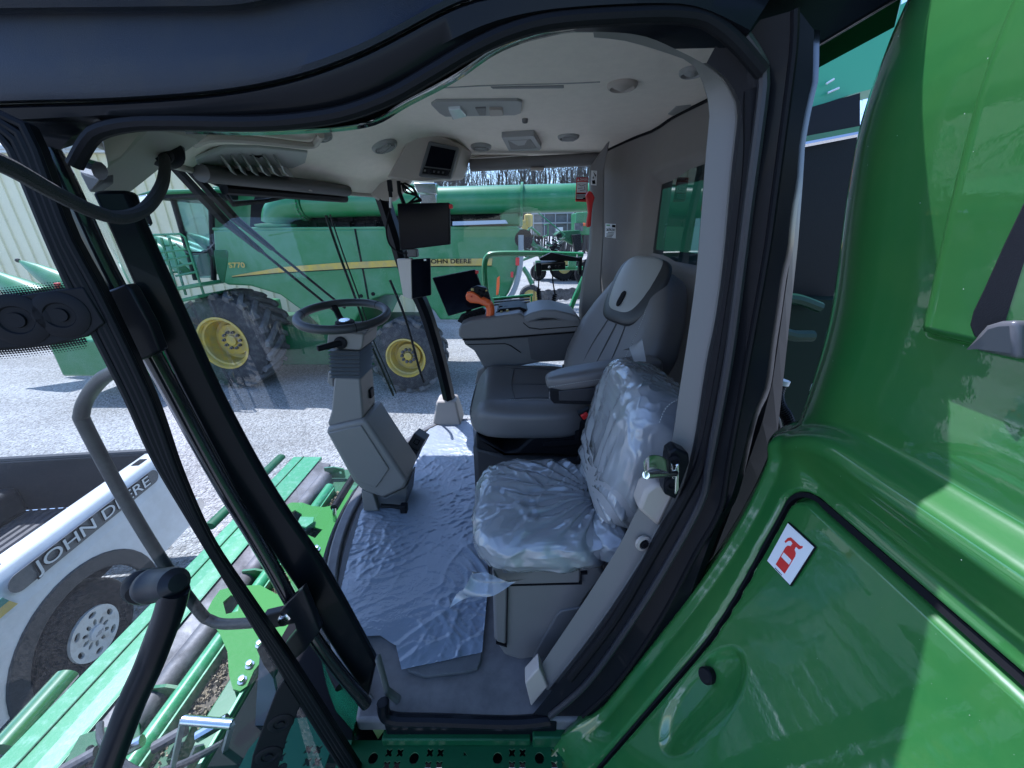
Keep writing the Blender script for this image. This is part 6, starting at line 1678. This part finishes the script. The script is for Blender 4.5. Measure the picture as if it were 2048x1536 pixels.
# ---------------------------------------------------------------- passenger seat and the clear bag over it
ps = part('passenger_seat', (.12, .92, FLZ), 'folding passenger seat on a grey cabinet, wrapped in clear plastic')
PSG = mat('passenger_seat_cloth', (.27, .27, .275), .6, bump=.4, bscale=500, bdist=.001)
pc = cushion((.085, .915, -.752), (1, 0, 0), (0, 1, 0), (.0, 0, 1), .183, .193, .056, .6, .5, fn=lambda x, y, z: (x, y, z + (.12 * (1 - x * x) * (1 - y * y) if z > 0 else 0)))
pc.build('cushion', PSG, ps, smooth=180)
pso = V(.318, .93, -.535); pez = V(.20, 0, .98); pex = V(-.98, 0, .20)
pbk = cushion(pso, pex, (0, 1, 0), pez, .078, .182, .190, .42, .4, fn=lambda x, y, z: (x, y * (1 - .10 * sstep(.2, 1, z)), z))
pbo = pbk.build('backrest', PSG, ps, smooth=180)
stitches([V(.32, .752, -.40), V(.335, .757, -.352), V(.365, .765, -.335)], pbo, 14)
def px3(px, y0): return tr(px, Y=y0)
MB().prism(tr([(984, 1128), (1196, 1128), (1215, 1150), (1180, 1190), (1100, 1312), (1040, 1322), (1008, 1312), (988, 1280)], Y=.75), (0, .36, 0)).build('cabinet', DTRIM, ps, bevel=.012, seg=3)
MB().prism(tr([(986, 1144), (1004, 1172), (1015, 1175), (1012, 1290), (992, 1284)], Y=.742), (0, .02, 0)).build('cabinet_corner', DTRIM, ps, bevel=.006)
MB().prism(tr([(1005, 1144), (1160, 1140), (1160, 1166), (1018, 1170)], Y=.742), (0, .02, 0)).build('cabinet_lid', DTRIM, ps, bevel=.004)
MB().prism(tr([(1112, 1232), (1122, 1222), (1195, 1210), (1160, 1270), (1100, 1312), (1064, 1318)], Y=.745), (0, .02, 0)).build('cabinet_recess', PLD, ps, bevel=.004)
MB().strip(tr([(1003, 1171), (1161, 1167), (1162, 1147), (1175, 1146)], Y=.741), tr([(1005, 1173), (1164, 1169), (1164, 1149.5), (1175, 1149)], Y=.741), (0, .02, 0)).build('lid_gap', INK, ps, smooth=0)
MB().strip(tr([(1014, 1174), (1012, 1292), (992, 1285)], Y=.741), tr([(1016.5, 1174), (1014, 1295), (992, 1288)], Y=.741), (0, .02, 0)).build('corner_gap', INK, ps, smooth=0)
MB().tube(tr([(1160, 918), (1180, 900), (1200, 890)], Y=1.12), .012, 8).build('fold_lever', BLACKM, ps)

def bagnoise(p, k): 
    q = p * 5
    w = V(mnoise.noise(q), mnoise.noise(q + V(5, 1, 0)), mnoise.noise(q + V(0, 9, 2))) * .05
    h = 0
    for f, a in ((7, .010), (16, .009), (34, .006)):
        h += .5 * a * max(0, 1 - abs(mnoise.noise((p + w) * f + V(k, k * 2, 0))) * 2.4) ** 4
    h += .006 * mnoise.noise(p * 6 + V(k, 0, 0))
    return h
def bag(cu, cen, grow, k, gather=None):
    m = MB(); m.f = list(cu.f)
    for p in cu.v:
        d = p - cen; n = d.normalized()
        q = cen + d * grow + n * bagnoise(p, k)
        if gather is not None:
            g = gather - q; dist = g.length
            q += g * (.55 * math.exp(-(dist / .13) ** 2))
            # folds running towards the gather
            ang = atan2(q.y - gather.y, q.x - gather.x + (q.z - gather.z) * .7)
            q += n * (.012 * sin(ang * 24 + 3 * mnoise.noise(q * 9)) * math.exp(-(dist / .26) ** 2))
        m.v.append(q)
    return m
gat = V(.255, .93, -.735)
cu1 = cushion((.085, .915, -.752), (1, 0, 0), (0, 1, 0), (0, 0, 1), .195, .206, .068, .62, .55, nu=220, nv=120)
cu2 = cushion(pso, pex, (0, 1, 0), pez, .088, .194, .202, .45, .45, nu=220, nv=120, fn=lambda x, y, z: (x, y * (1 - .10 * sstep(.2, 1, z)), z))
b1 = bag(cu1, V(.085, .915, -.80), 1.0, 1.0, V(.27, .9, -.735))
b2 = bag(cu2, pso, 1.0, 2.0, V(.26, .9, -.70))
# loose corners of the bag
fl_ = MB()
fl_.grid(lambda a, b: V(-.10 - .055 * a * b, .715 - .03 * b * a, -.79 - .055 * a * b - .02 * b) + V(.14 * b, 0, 0) * (1 - a) + V(0, .01, 0) * sin(9 * a + 7 * b), 16, 10)
fl_.grid(lambda a, b: V(.39 + .05 * a, .77 + .04 * sin(3 * b), -.36 - .14 * b + .02 * sin(7 * a)), 12, 10)
fl_.grid(lambda a, b: V(.30 + .03 * a, .90 + .10 * b, -.275 + .025 * a * (1 - abs(2 * b - 1)) - .02 * abs(2 * b - 1)), 12, 14)
bb_ = MB(); bb_.add(b1.v, b1.f); bb_.add(b2.v, b2.f); bb_.add(fl_.v, fl_.f)
kn = cushion((.255, .80, -.735), (1, 0, 0), (0, 1, 0), (0, 0, 1), .05, .08, .05, .8, .8, nu=80, nv=50)
b3 = bag(kn, V(.255, .80, -.735), 1.0, 4.0)
bb_.add(b3.v, b3.f)
bo = bb_.build('seat_cover', BAG, smooth=180)
tag(bo, 'clear crumpled plastic bag pulled over the folding passenger seat', 'plastic cover')
# no part deeper than thing > part > sub-part
def depth(o):
    d = 0
    while o.parent is not None: o = o.parent; d += 1
    return d
for o in list(SC.objects):
    while depth(o) > 2:
        p = o.parent
        o.location = o.location + p.location
        o.parent = p.parent
